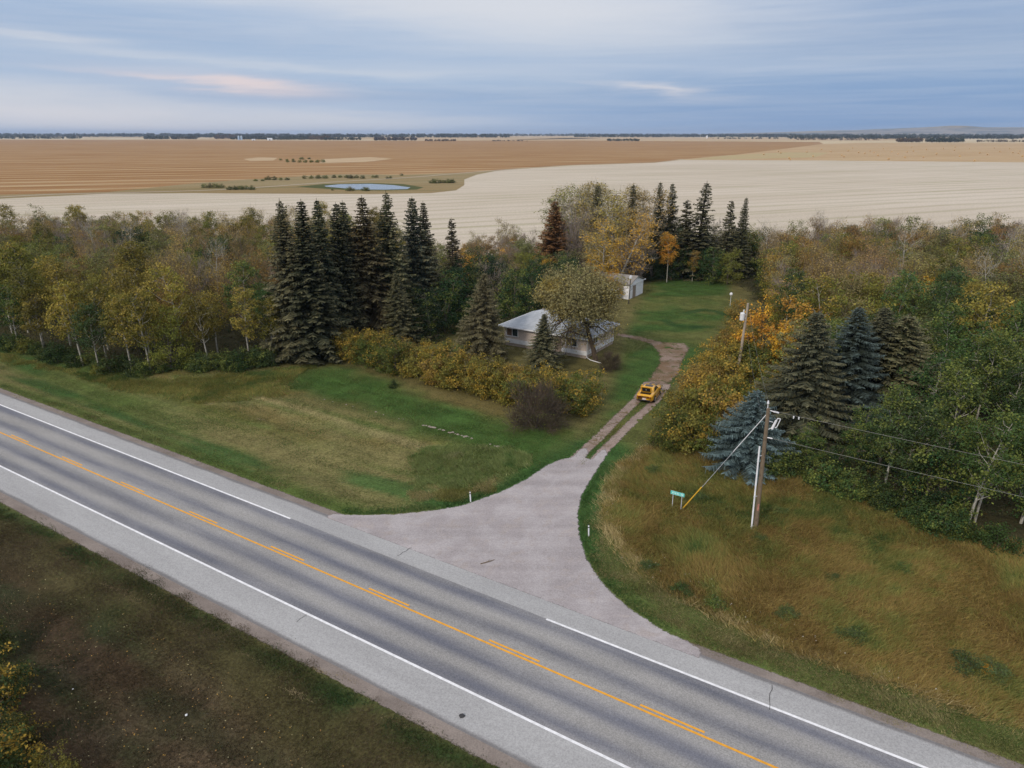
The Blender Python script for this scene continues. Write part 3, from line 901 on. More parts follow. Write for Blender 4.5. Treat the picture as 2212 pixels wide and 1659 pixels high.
def gen_tree(name, seed, h=11.0, cb=0.4, rad=2.6, tr=0.14, lobes=14, per=6, leaves=24, ls=0.27, shape='oval', lean=0.0, twigs=0, bark='bark_white', leafm='leaf', spread=0.30, csig=0.34, stems=1, wob=0.25, up=0.5):
    """deciduous tree: returns (trunk mesh, crown mesh); heights in metres, base at the origin"""
    rng = np.random.default_rng(seed)
    br, lobe_c = [], []
    for st in range(stems):
        a0 = rng.uniform(0, 2 * np.pi)
        hh = h * (1 if st == 0 else rng.uniform(0.7, 0.95))
        off = np.array([np.cos(a0), np.sin(a0)]) * (lean * hh + (0.12 * hh if stems > 1 else 0))
        t = np.linspace(0, 1, 9)
        sx = rng.normal(0, wob, 9).cumsum() * 0.45; sy = rng.normal(0, wob, 9).cumsum() * 0.45
        sx -= sx[0]; sy -= sy[0]
        TP = np.stack([off[0] * t ** 1.2 + sx * t, off[1] * t ** 1.2 + sy * t, t * hh * 0.93], 1)
        br.append((TP, tr * (1 - 0.86 * t) * (1.0 if st == 0 else 0.8)))
        L = max(4, lobes // stems)
        for i in range(L):
            tt = (i + rng.uniform(0.1, 0.9)) / L
            if shape == 'oval': pr = math.sin(math.pi * min(1, 0.16 + 0.80 * tt)) ** 0.7
            elif shape == 'round': pr = math.sqrt(max(0.05, 1 - (2 * tt - 0.85) ** 2 / 1.4))
            elif shape == 'spread': pr = (0.35 + 0.65 * math.sin(math.pi * (0.12 + 0.72 * tt)))
            elif shape == 'vase': pr = 0.35 + 0.65 * tt
            else: pr = 1 - 0.75 * tt
            a = i * 2.399 + rng.uniform(-0.5, 0.5) + a0
            r = rad * pr * rng.uniform(0.45, 0.9)
            z = hh * (cb + (1 - cb) * tt) - 0.25
            zi = np.clip(z / (hh * 0.93), 0, 1)
            ax = np.array([np.interp(zi, t, TP[:, 0]), np.interp(zi, t, TP[:, 1])])
            c = np.array([ax[0] + r * math.cos(a), ax[1] + r * math.sin(a), z])
            lobe_c.append(c)
            zs = max(hh * cb * 0.55, z - r * rng.uniform(0.7, 1.3))
            zi = np.clip(zs / (hh * 0.93), 0, 1)
            sp = np.array([np.interp(zi, t, TP[:, k]) for k in range(3)])
            md = sp * 0.5 + c * 0.5 + np.array([0, 0, -0.08 * r]) + rng.normal(0, 0.12, 3)
            rr = tr * 0.42 * (1 - 0.5 * tt)
            br.append((np.stack([sp, md, c]), np.array([rr, rr * 0.65, rr * 0.25])))
    lobe_c = np.array(lobe_c)
    # clumps gathered round each lobe
    n = len(lobe_c)
    cl = np.repeat(lobe_c, per, 0) + rng.normal(0, spread * rad * 0.62, (n * per, 3)) * np.array([1, 1, 0.8])
    cl[:, 2] = np.maximum(cl[:, 2], 0.35)
    for i in range(0, len(cl), 2):
        p = lobe_c[i // per]
        br.append((np.stack([p, (p + cl[i]) / 2 + rng.normal(0, 0.06, 3), cl[i]]), np.array([tr * 0.12, tr * 0.09, tr * 0.04])))
    V, F = np_tubes(br, 5)
    parts_v, parts_f, b = [V], [F], len(V)
    if twigs:
        A = cl[rng.integers(0, len(cl), twigs)] + rng.normal(0, 0.25, (twigs, 3))
        d = unit(rng.normal(size=(twigs, 3)) * 0.7 + np.array([0, 0, up * 2]) + unit(A - lobe_c.mean(0)) * 0.8)
        V2, F2 = slivers(A, A + d * rng.uniform(0.5, 1.3, (twigs, 1)), rng.uniform(0.02, 0.04, twigs), rng)
        parts_v.append(V2); parts_f.append(F2 + b)
    tm = mesh_np(name + '_trunk', np.concatenate(parts_v), np.concatenate(parts_f))
    tm.materials.append(M[bark])
    cm = None
    if leaves:
        crn = rng.uniform(0, 1, len(cl))
        cen = np.repeat(cl, leaves, 0) + rng.normal(0, csig, (len(cl) * leaves, 3)) * np.array([1, 1, 0.7])
        cc = np.repeat(crn, leaves)
        cen[:, 2] = np.maximum(cen[:, 2], 0.08)
        outv = unit(cen - np.array([lobe_c[:, 0].mean(), lobe_c[:, 1].mean(), h * (cb + (1 - cb) * 0.35)]))
        nrm = unit(outv * 0.55 + unit(rng.normal(size=cen.shape)) * 0.9 + np.array([0, 0, 0.45]))
        V, F = quads(cen, nrm, rng.uniform(0.6, 1.3, len(cen)) * ls, rng)
        lv = np.stack([rng.uniform(0, 1, len(cen)), np.clip(cc + rng.normal(0, 0.12, len(cen)), 0, 1), np.clip(cen[:, 2] / h, 0, 1)], 1)
        cm = mesh_np(name + '_crown', V, F, face_attr={'lv': lv})
        cm.materials.append(M[leafm])
    return tm, cm

def gen_spruce(name, seed, h=18.0, rad=3.0, needle='needle', gap=0.0, droop=0.35, dens=1.0, fine=1.0):
    rng = np.random.default_rng(seed)
    t = np.linspace(0, 1, 8)
    TP = np.stack([rng.normal(0, 0.04, 8).cumsum() * t, rng.normal(0, 0.04, 8).cumsum() * t, t * h], 1)
    br = [(TP, (0.012 * h + 0.03) * (1 - 0.93 * t))]
    V0, F0 = np_tubes(br, 6)
    tm = mesh_np(name + '_trunk', V0, F0); tm.materials.append(M['bark_brown'])
    A_, B_, W_, T_ = [], [], [], []
    z = 0.03 * h
    bulge = rng.uniform(0.75, 1.0)
    sidef = [rng.uniform(0.8, 1.18) for _ in range(8)]
    while z < h * 0.985:
        q = z / h
        L0 = rad * (1 - q) ** bulge * (0.72 + 0.28 * min(1, q * 9)) + 0.12
        nb = int(round((5 + 3.5 * (1 - q)) * dens))
        a0 = rng.uniform(0, 6.28)
        for k in range(nb):
            a = a0 + k * 6.283 / nb + rng.uniform(-0.25, 0.25)
            L = L0 * rng.uniform(0.68, 1.22) * sidef[int((a % 6.283) / 6.284 * 8)]
            if rng.uniform() < gap: continue
            dv = np.array([math.cos(a), math.sin(a), 0]); sd = np.array([-dv[1], dv[0], 0])
            dr = droop * (0.25 + 1.0 * (1 - q)) * rng.uniform(0.7, 1.3)
            m = max(4, int(5 + L * 4.5 / fine))
            tt = np.linspace(0.12, 1.0, m)
            def path(t_):
                return TP[min(7, int(q * 7.99))] * np.array([1, 1, 0]) + dv * L * np.asarray(t_)[..., None] + np.array([0, 0, 1.0]) * (
                    z + 0.10 * L * np.asarray(t_) - dr * L * np.asarray(t_) ** 1.6 + 0.16 * L * np.asarray(t_) ** 5)[..., None]
            P = path(tt)
            # spine
            A_.append(P[:-1]); B_.append(P[1:]); W_.append(np.full(m - 1, 0.16)); T_.append(tt[1:] ** 2)
            for sgn in (-1, 1):
                tl = (L * 0.34 * (1.08 - tt) ** 0.6 * rng.uniform(0.7, 1.2, m) + 0.10) * (0.45 + 0.55 * fine)
                e = P + (sd * sgn * 0.75 + dv * 0.62) * tl[:, None] + np.array([0, 0, -1.0]) * (tl * rng.uniform(0.15, 0.6, m))[:, None]
                A_.append(P); B_.append(e); W_.append(np.full(m, 0.17) * rng.uniform(0.7, 1.3, m)); T_.append(tt ** 2 * rng.uniform(0.6, 1, m))
            hn = P[1::2] + rng.normal(0, 0.04, P[1::2].shape)
            e = hn + np.array([0, 0, -1.0]) * (0.12 + 0.16 * L * rng.uniform(0.4, 1.1, len(hn)))[:, None] + dv * 0.08
            A_.append(hn); B_.append(e); W_.append(np.full(len(hn), 0.15)); T_.append(tt[1::2] ** 2 * 0.4)
        z += (0.20 + 0.24 * (1 - q)) * (0.5 + 0.5 * fine) * rng.uniform(0.8, 1.2) * (0.75 + 0.02 * h)
    A = np.concatenate(A_); B = np.concatenate(B_); Wd = np.concatenate(W_); T = np.concatenate(T_)
    # leader
    d = unit(B - A)
    u = unit(np.cross(d, unit(rng.normal(size=A.shape) * 0.5 + np.array([0, 0, 1.0])))) * (Wd * 0.5 * fine)[:, None]
    V = np.stack([A - u * 0.7, A + u * 0.7, B + u * 0.55, B - u * 0.55], 1).reshape(-1, 3)
    F = np.arange(len(A) * 4).reshape(-1, 4)
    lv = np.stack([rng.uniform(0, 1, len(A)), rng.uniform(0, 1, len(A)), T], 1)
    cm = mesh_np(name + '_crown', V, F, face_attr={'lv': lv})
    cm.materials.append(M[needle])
    return tm, cm

REG = []            # things whose labels are numbered at the end: (root, singular, plural, place)
def plant(name, pair, x, y, scale=1.0, rz=None, color=(0.1, 0.1, 0.03), cat='tree', group=None, label=None, reg=None, zs=1.0, parts=('trunk', 'crown'), tilt=0.0, ta=0.0, z=None):
    o = empty(name, (x, y, (float(gz(x, y)) if z is None else z) - 0.03))
    o.rotation_euler = (tilt * math.cos(ta), tilt * math.sin(ta), random.uniform(0, 6.28) if rz is None else rz)
    o.scale = (scale, scale, scale * zs)
    link(parts[0], pair[0], None, o)
    if pair[1] is not None:
        link(parts[1], pair[1], None, o, color)
    tag(o, label, cat, group)
    if reg: REG.append((o, *reg))
    return o

# the stock of shapes
ASPEN = [gen_tree('aspen', 100 + i, h=random.uniform(10.5, 13), cb=0.42, rad=random.uniform(2.3, 2.9), tr=0.15, lobes=18, per=7, leaves=34, ls=0.25, shape='oval', lean=random.uniform(0, 0.07)) for i in range(7)]
ASPEN_G = [(t_, c_.copy()) for t_, c_ in ASPEN]
for t_, c_ in ASPEN_G:
    c_.materials[0] = M['leaf_green']
BUSHY = [gen_tree('bushy', 200 + i, h=random.uniform(8, 9.5), cb=0.12, rad=random.uniform(3.0, 3.6), tr=0.16, lobes=22, per=8, leaves=32, ls=0.25, shape='round', bark='bark_grey', leafm='leaf_green', stems=2) for i in range(6)]
FEATHER = [gen_tree('feathery', 300 + i, h=random.uniform(9, 11), cb=0.25, rad=2.7, tr=0.12, lobes=20, per=7, leaves=28, ls=0.20, shape='vase', bark='bark_grey', twigs=700, stems=2, csig=0.45) for i in range(6)]
BARE = [gen_tree('bare', 400 + i, h=random.uniform(8, 10), cb=0.25, rad=2.4, tr=0.13, lobes=16, per=7, leaves=4, ls=0.16, shape='vase', bark='twig_grey', twigs=1500, stems=2, csig=0.45) for i in range(3)]
WHITEBARE = [gen_tree('pale_limbed', 450 + i, h=12, cb=0.5, rad=2.3, tr=0.16, lobes=11, per=5, leaves=3, ls=0.2, shape='vase', twigs=350, lean=0.10) for i in range(2)]
SHRUB = [gen_tree('shrub', 500 + i, h=random.uniform(2.9, 3.6), cb=0.06, rad=random.uniform(1.7, 2.0), tr=0.05, lobes=22, per=6, leaves=30, ls=0.17, shape='round', bark='bark_grey', leafm='leaf_hedge', stems=3, csig=0.20) for i in range(5)]
UNDER = [gen_tree('undershrub', 600 + i, h=random.uniform(1.8, 2.6), cb=0.05, rad=1.5, tr=0.04, lobes=16, per=5, leaves=26, ls=0.18, shape='round', bark='bark_grey', leafm='leaf_green', stems=3, csig=0.22) for i in range(4)]
YELLOW = [gen_tree('gold', 700 + i, h=random.uniform(5.5, 7), cb=0.12, rad=2.5, tr=0.10, lobes=20, per=6, leaves=32, ls=0.21, shape='round', bark='bark_grey', leafm='leaf_gold', stems=3, csig=0.26) for i in range(4)]
POPLAR = [gen_tree('poplar', 750 + i, h=16, cb=0.30, rad=3.0, tr=0.2, lobes=20, per=6, leaves=20, ls=0.27, shape='oval', bark='bark_white', leafm='leaf_gold', twigs=500, lean=0.05, csig=0.42) for i in range(4)]
POPLAR_P = [(t_, c_.copy()) for t_, c_ in POPLAR]
for t_, c_ in POPLAR_P:
    c_.materials[0] = M['leaf']
SPRUCE = [gen_spruce('spruce', 800 + i, h=19.0, rad=(3.1, 2.6, 3.4, 2.9)[i], droop=(0.5, 0.38, 0.6, 0.42)[i], gap=(0.08, 0.0, 0.12, 0.05)[i]) for i in range(4)]
SPRUCE_M = [gen_spruce('mid_spruce', 830 + i, h=12.0, rad=(2.9, 3.4, 3.0)[i], droop=0.34, fine=0.5) for i in range(3)]
SPRUCE_BL = [gen_spruce('blue_spruce', 850 + i, h=(7.5, 12.0)[i], rad=(3.4, 3.0)[i], needle='needle_blue', droop=0.26, fine=0.36) for i in range(2)]
SPRUCE_BR = [gen_spruce('rusty_spruce', 870, h=15.0, rad=3.6, needle='needle_brown', droop=0.25, gap=0.1)]
SPRUCE_TH = [gen_spruce('thin_spruce', 880 + i, h=16.0, rad=2.2, droop=0.30, gap=0.22, dens=0.85) for i in range(2)]

C_OLIVE, C_GREEN, C_DKGREEN = (0.118, 0.108, 0.022), (0.040, 0.070, 0.021), (0.020, 0.043, 0.017)
C_BRONZE, C_TAN, C_GREY = (0.190, 0.120, 0.034), (0.245, 0.180, 0.075), (0.125, 0.125, 0.048)
C_GOLD, C_ORANGE = (0.36, 0.215, 0.03), (0.36, 0.175, 0.03)
C_SPR, C_BLUE, C_RUST = (0.017, 0.025, 0.016), (0.026, 0.040, 0.041), (0.075, 0.036, 0.016)

# ------------------------------------------------------------------ spruces (base pixel, top pixel row)
BUSY = []            # (x, y, r) kept clear by the random woods
def spruce(pair, px, py, ty, label, color=C_SPR, wid=1.0, name='spruce_tree', group=None, base_h=None, tilt=0):
    x, y = G(px, py)
    H = h_at(y, ty)
    mh = base_h or {id(p): hh for ps, hh in ((SPRUCE, 19.0), (SPRUCE_M, 12.0), (SPRUCE_BR, 15.0), (SPRUCE_TH, 16.0)) for p in ps}.get(id(pair), 12.0)
    wid *= 1.58 if mh in (19.0, 16.0) else 1.42
    sc = H / mh * wid
    BUSY.append((x, y, 2.6))
    return plant(name, pair, x, y, sc, None, color, 'spruce', group, label, zs=1 / wid)
row = 'spruces in the tall row left of the house'
spruce(SPRUCE[0], 640, 768, 427, 'leftmost spruce of the tall row, with long drooping pale branches', (0.040, 0.042, 0.026), 0.95, group=row)
spruce(SPRUCE[1], 684, 772, 429, 'broad dark spruce second from the left in the tall row', C_SPR, 1.05, group=row)
spruce(SPRUCE[2], 712, 752, 427, 'narrow pointed spruce third from the left in the tall row', (0.020, 0.034, 0.022), 0.8, group=row)
spruce(SPRUCE[3], 748, 742, 436, 'fourth spruce from the left in the tall row, tops close together', C_SPR, 0.85, group=row)
spruce(SPRUCE[1], 764, 735, 431, 'grey green spruce fifth from the left in the tall row', (0.034, 0.046, 0.034), 0.8, group=row)
spruce(SPRUCE[2], 800, 733, 421, 'rust tipped spruce near the middle of the tall row', (0.046, 0.034, 0.018), 1.0, group=row)
spruce(SPRUCE[0], 852, 722, 410, 'tallest spruce of the row, its top just below the pond', (0.022, 0.034, 0.018), 1.0, group=row)
spruce(SPRUCE[3], 905, 706, 423, 'bluish spruce second from the right end of the tall row', (0.032, 0.048, 0.040), 0.95, group=row)
spruce(SPRUCE[1], 926, 700, 433, 'dark spruce leaning on its bluish neighbour at the row end', (0.036, 0.034, 0.020), 0.85, group=row)
spruce(SPRUCE_TH[0], 982, 668, 469, 'thin lone spruce between the tall row and the golden bushes', (0.05, 0.042, 0.026), 0.9)
spruce(SPRUCE_TH[1], 772, 748, 607, 'slim young spruce at the foot of the tall row', (0.030, 0.040, 0.026), 0.8)
spruce(SPRUCE_M[0], 865, 748, 586, 'mid sized olive spruce in front of the tall row', (0.034, 0.040, 0.022), 1.0)
spruce(SPRUCE_M[1], 1045, 772, 586, 'bushy tan tipped spruce just left of the house', (0.060, 0.052, 0.032), 0.92)
spruce(SPRUCE_M[2], 1172, 795, 676, 'dark round spruce standing in front of the house', (0.022, 0.034, 0.022), 1.25)
bk = 'spruces along the back of the yard'
spruce(SPRUCE_BR[0], 1195, 600, 431, 'rusty red topped spruce behind the house', C_RUST, 1.1, group=bk)
spruce(SPRUCE_TH[0], 1284, 592, 397, 'thin dark spruce among the pale yellow poplars', (0.026, 0.034, 0.020), 0.9, group=bk)
spruce(SPRUCE_TH[1], 1357, 590, 394, 'thin spruce spire poking out above the yellow poplars', (0.030, 0.032, 0.020), 0.8, group=bk)
spruce(SPRUCE[1], 1413, 596, 391, 'left of the twin tall spruces behind the lawn', (0.028, 0.034, 0.020), 0.8, group=bk)
spruce(SPRUCE[3], 1440, 594, 394, 'right of the twin tall spruces behind the lawn', (0.028, 0.036, 0.020), 0.8, group=bk)
spruce(SPRUCE_TH[0], 1474, 596, 430, 'shorter spruce between the twin spruces and the tallest one', (0.032, 0.034, 0.020), 1.2, group=bk)
spruce(SPRUCE_TH[1], 1504, 600, 390, 'tallest open branched spruce at the back of the lawn', (0.036, 0.038, 0.022), 1.25, group=bk)
spruce(SPRUCE_TH[0], 1563, 598, 431, 'left of the two spruces at the right end of the back row', (0.030, 0.034, 0.020), 1.0, group=bk)
spruce(SPRUCE[1], 1594, 600, 425, 'right of the two spruces at the right end of the back row', (0.028, 0.036, 0.020), 0.8, group=bk)
rt = 'spruces behind the roadside power pole'
spruce(SPRUCE_M[0], 1732, 935, 669, 'grey green spruce left most of the four beside the golden trees', (0.046, 0.055, 0.038), 1.3, group=rt)
spruce(SPRUCE_BL[1], 1815, 915, 660, 'silvery topped spruce second of the four behind the power pole', (0.036, 0.046, 0.036), 1.3, group=rt, base_h=12.0)
spruce(SPRUCE_M[2], 1868, 900, 662, 'olive spruce third of the four behind the power pole', (0.045, 0.050, 0.032), 1.37, group=rt)
spruce(SPRUCE_M[1], 1925, 900, 676, 'broad dark green spruce right most of the four', (0.034, 0.042, 0.020), 1.62, group=rt)
spruce(SPRUCE_BL[0], 1612, 1000, 842, 'low wide blue spruce beside the roadside power pole', C_BLUE, 1.0, base_h=7.5)
#@@WOODS
# ------------------------------------------------------------------ woods
def inside(poly, x, y, m=0.0):
    return float(sdf(np.array([x]), np.array([y]), poly)[0]) > m

def seen(x, y, h):
    """would the frame show a tree of that height here (with a margin)?"""
    px, py = project(x, y, h * 0.6)
    return -190 < px < 2400 and py < 1800

def scatter(poly, step, seed, clear=True):
    rg = random.Random(seed)
    P = np.array(poly)
    out = []
    y = P[:, 1].min()
    while y < P[:, 1].max():
        x = P[:, 0].min()
        while x < P[:, 0].max():
            xx, yy = x + rg.uniform(-0.42, 0.42) * step, y + rg.uniform(-0.42, 0.42) * step
            if inside(poly, xx, yy, 0.8) and seen(xx, yy, 10) and not (clear and any((xx - a) ** 2 + (yy - b) ** 2 < r * r for a, b, r in BUSY)):
                out.append((xx, yy))
            x += step
        y += step
    return out

def jit(c, k=0.24):
    f = random.uniform(1 - k, 1 + k * 1.3)
    return tuple(v * f * random.uniform(1 - k * 0.5, 1 + k * 0.5) for v in c)

KINDS = {   # kind: (object name, stock, colour, singular, plural, scale)
    'olive': ('aspen_tree', ASPEN, C_OLIVE, 'olive green aspen', 'olive green aspens', 1.0),
    'green': ('aspen_tree', ASPEN_G, C_GREEN, 'fresh green aspen', 'fresh green aspens', 1.0),
    'greybush': ('poplar_tree', BUSHY, C_GREY, 'grey green bushy poplar', 'grey green bushy poplars', 1.05),
    'darkbush': ('poplar_tree', BUSHY, C_DKGREEN, 'dark green bushy tree', 'dark green bushy trees', 1.0),
    'olivebush': ('poplar_tree', BUSHY, C_OLIVE, 'olive bushy poplar', 'olive bushy poplars', 1.0),
    'greenbush': ('poplar_tree', BUSHY, C_GREEN, 'leafy green bushy tree', 'leafy green bushy trees', 0.95),
    'bronze': ('aspen_tree', FEATHER, C_BRONZE, 'bronze leaved feathery tree', 'bronze leaved feathery trees', 1.0),
    'tan': ('aspen_tree', FEATHER, C_TAN, 'tan half bare tree', 'tan half bare trees', 1.0),
    'bare': ('bare_tree', BARE, C_TAN, 'grey leafless tree', 'grey leafless trees', 1.0),
    'white': ('birch_tree', WHITEBARE, C_TAN, 'pale limbed leafless birch', 'pale limbed leafless birches', 1.0),
    'gold': ('maple_tree', YELLOW, C_GOLD, 'golden leaved tree', 'golden leaved trees', 1.1),
    'bronzebush': ('poplar_tree', BUSHY, C_BRONZE, 'bronze bushy tree', 'bronze bushy trees', 0.95),
}
def wood_tree(k, x, y, place, group, sc=1.0, tilt=None):
    name, stock, colr, sg, pl, ks = KINDS[k]
    t = random.uniform(0, 0.07) if tilt is None else tilt
    return plant(name, random.choice(stock), x, y, ks * sc * random.uniform(0.86, 1.14), None, jit(colr), 'tree', group,
                 reg=(sg, pl, place), zs=random.uniform(0.9, 1.1), tilt=t, ta=random.uniform(0, 6.28))

def pick(w_):
    return random.choices(list(w_), list(w_.values()))[0]

for (x, y) in scatter(LWOOD, 5.6, 1):
    dfr = min(float(-sdf(np.array([x]), np.array([y]), [(p[0], p[1] + 11) for p in LWOOD])[0]), 99)
    front = not inside([(p[0], p[1]) for p in LWOOD], x, y - 11)
    nz = float(fbm(np.array([x / 16.0]), np.array([y / 13.0]), 77, 2)[0])
    if front:
        k = pick({'olive': 6, 'green': 2, 'bronze': 0.6, 'olivebush': 1.2, 'white': 0.7}); pl = 'at the front of the left wood'; sc = 0.92
    elif y > 158:
        k = pick({'tan': 3, 'greybush': 1.3, 'bronze': 2, 'olivebush': 1.2, 'bare': 1.0, 'olive': 1.2}); pl = 'along the back of the left wood'; sc = 0.92
    else:
        k = pick({'bronze': 4.5, 'tan': 2.8, 'olivebush': 0.8, 'white': 0.7, 'olive': 1.2, 'bare': 0.5}) if nz < 0.54 else pick({'darkbush': 1.4, 'greybush': 2.6, 'olivebush': 2.4, 'bronze': 2, 'tan': 0.8, 'bare': 0.5})
        pl = 'in the middle of the left wood'; sc = 0.92
    wood_tree(k, x, y, pl, 'trees of the left wood', sc)

# explicit pale trunks leaning out at the front of the left wood
for px, py, kd in ((95, 762, 'olive'), (180, 790, 'olive'), (215, 800, 'green'), (285, 798, 'olive'), (325, 800, 'olive'), (370, 797, 'olivebush'), (452, 790, 'olive'), (540, 782, 'olive'), (40, 755, 'green'), (590, 776, 'olive')):
    x, y = G(px, py)
    wood_tree(kd, x, y, 'at the front of the left wood', 'trees of the left wood', 0.88, random.uniform(0.03, 0.12))

for (x, y) in scatter(RWOOD, 5.3, 2):
    front = not inside(RWOOD, x - 3, y - 9)
    px, py = project(x, y, 5)
    nz = float(fbm(np.array([x / 14.0]), np.array([y / 14.0]), 87, 2)[0])
    if y < 66:
        k = pick({'green': 4, 'darkbush': 1.2, 'greenbush': 3, 'olive': 0.4}); pl = 'at the front of the right wood'; sc = 0.86
    elif y < 100:
        k = pick({'green': 3, 'greybush': 2.5, 'greenbush': 2, 'olive': 1.5, 'olivebush': 1.5, 'bronze': 0.3}); pl = 'in the near right wood'; sc = 0.95
    elif y < 135:
        k = pick({'greybush': 2.5, 'olivebush': 1.6, 'bronze': 3, 'darkbush': 1.2, 'gold': 0.5, 'white': 1.0, 'tan': 1.2, 'olive': 1.5}) if nz < 0.55 else pick({'bronze': 3.5, 'bronzebush': 2, 'tan': 2.2, 'bare': 1.8, 'gold': 0.4, 'olivebush': 1}); pl = 'in the middle of the right wood'; sc = 0.98
    else:
        k = pick({'bronze': 3.5, 'greybush': 1.6, 'darkbush': 1.4, 'tan': 2.2, 'bare': 1.6, 'olivebush': 1.5, 'bronzebush': 2, 'white': 0.6}); pl = 'along the back of the right wood'; sc = 1.0
    bx_, by_ = project(x, y, 0)
    if bx_ < 1960 and by_ > 905:
        k = pick({'darkbush': 3, 'greenbush': 1}); sc = 0.46 if bx_ < 1850 else 0.6
    wood_tree(k, x, y, pl, 'trees of the right wood', sc)
for px, py, kd in ((1905, 1075, 'green'), (1950, 1085, 'green'), (2085, 1148, 'green'), (2105, 1128, 'green'), (2205, 1130, 'green'), (2030, 1100, 'darkbush'), (1800, 1030, 'darkbush'), (1730, 1000, 'darkbush')):
    x, y = G(px, py)
    wood_tree(kd, x, y, 'at the front of the right wood', 'trees of the right wood', 0.82 if px > 1810 else 0.42, 0.04)

# centre: behind the house and round the back of the yard
for (x, y) in scatter(CWOOD, 5.6, 3):
    if x < 14 and y < 128:
        k = pick({'darkbush': 5, 'greybush': 1, 'bare': 0.5}); pl = 'behind the house'; sc = 0.92
    elif x < 8:
        k = pick({'gold': 2, 'tan': 1.6, 'bronzebush': 1.4, 'bare': 1.6, 'greybush': 1, 'olivebush': 1}); pl = 'between house and pale field'; sc = 0.72
    elif x < 34:
        k = pick({'olivebush': 2, 'tan': 1.2, 'bare': 1.6, 'gold': 0.6, 'greybush': 1}); pl = 'at the back of the yard'; sc = 0.95
    else:
        k = pick({'darkbush': 4, 'olivebush': 1}); pl = 'at the far end of the lawn'; sc = 0.85
    wood_tree(k, x, y, pl, 'trees round the farmyard', sc)
for px, py, kd, sc in ((1000, 690, 'darkbush', 1.15), (960, 715, 'darkbush', 1.0), (1060, 680, 'darkbush', 1.05), (1110, 700, 'darkbush', 0.9), (930, 735, 'darkbush', 0.9), (1085, 655, 'greybush', 0.8),
                       (1505, 605, 'darkbush', 0.8), (1540, 612, 'darkbush', 0.85), (1450, 605, 'darkbush', 0.75), (1405, 606, 'darkbush', 0.7), (1570, 615, 'olivebush', 0.7), (1610, 560, 'olivebush', 0.7), (1640, 556, 'olivebush', 0.6)):
    x, y = G(px, py)
    wood_tree(kd, x, y, 'behind the house' if px < 1200 else 'at the far end of the lawn', 'trees round the farmyard', sc)

# tall pale yellow poplars over the shed
pop = 'yellow poplars behind the yard'
for i, (px, py, ty, colr, lab, tl) in enumerate([
        (1235, 590, 405, (0.19, 0.19, 0.06), 'pale green poplar with one orange spray, leftmost of the tall poplars', 0.02),
        (1262, 585, 412, (0.24, 0.20, 0.09), 'straw coloured poplar between the rusty and the thin dark spruce', 0.02),
        (1305, 588, 396, (0.26, 0.20, 0.075), 'tall pale yellow poplar right of the thin dark spruce', 0.02),
        (1325, 600, 410, (0.23, 0.20, 0.06), 'yellow green poplar in the middle of the tall poplars', 0.03),
        (1295, 628, 470, (0.30, 0.21, 0.05), 'leaning poplar with bare trunk and golden lower leaves', 0.22),
        (1330, 622, 455, (0.32, 0.20, 0.05), 'steeply leaning poplar with sparse orange leaves above the shed', 0.34),
        (1385, 600, 410, (0.24, 0.17, 0.08), 'bronze poplar just left of the twin tall spruces', 0.05)]):
    x, y = G(px, py)
    H = h_at(y, ty)
    o = plant('poplar_tree', (POPLAR if i in (4, 5) else POPLAR_P)[i % 4], x, y, H / 16.0 * 1.45, None, colr, 'tree', pop, lab, tilt=tl, ta=math.pi / 2, zs=1 / 1.45)
for (px, py, ty, colr) in ((1205, 575, 420, (0.17, 0.17, 0.06)), (1222, 565, 410, (0.20, 0.19, 0.06)), (1250, 570, 408, (0.17, 0.165, 0.06)), (1275, 572, 402, (0.25, 0.19, 0.07)), (1320, 570, 398, (0.24, 0.20, 0.075)), (1345, 572, 404, (0.25, 0.19, 0.06)), (1372, 575, 406, (0.22, 0.175, 0.07)), (1395, 575, 412, (0.24, 0.165, 0.06)), (1300, 600, 450, (0.22, 0.18, 0.06)), (1350, 604, 450, (0.28, 0.19, 0.05))):
    x, y = G(px, py)
    plant('poplar_tree', random.choice(POPLAR_P), x, y, h_at(y, ty) / 16.0 * 1.35, None, jit(colr, 0.12), 'tree', pop, zs=1 / 1.35, reg=('pale yellow poplar', 'pale yellow poplars', 'massed behind the shed'))
for (px, py, sc, kd) in ((1000, 585, 0.8, 'gold'), (1030, 575, 0.85, 'tan'), (1055, 570, 0.8, 'bronzebush'), (1085, 565, 0.85, 'tan'), (1115, 562, 0.85, 'gold'), (1140, 575, 0.9, 'bare'), (1020, 610, 0.75, 'gold'), (1060, 605, 0.75, 'gold'), (1100, 600, 0.8, 'bare'), (1130, 610, 0.8, 'olivebush'), (1080, 630, 0.7, 'gold'), (1120, 640, 0.65, 'bare')):
    x, y = G(px, py); wood_tree(kd, x, y, 'between house and pale field', 'trees round the farmyard', sc)
for px, py, ty, lab, st in ((1247, 600, 430, 'bare grey tree with spreading twigs right of the rusty spruce', BARE[0]), (1540, 596, 475, 'thin leafless sapling between the back row spruces', BARE[1])):
    x, y = G(px, py); plant('bare_tree', st, x, y, h_at(y, ty) / 9.5, None, C_TAN, 'tree', None, lab)
for px, py, ty, lab in ((1440, 610, 500, 'small orange gold tree at the back edge of the lawn'), (1495, 608, 540, 'slender bronze sapling at the back edge of the lawn')):
    x, y = G(px, py)
    plant('maple_tree', ASPEN[3], x, y, h_at(y, ty) / 12.0, None, (0.42, 0.20, 0.03) if px < 1450 else C_BRONZE, 'tree', None, lab)

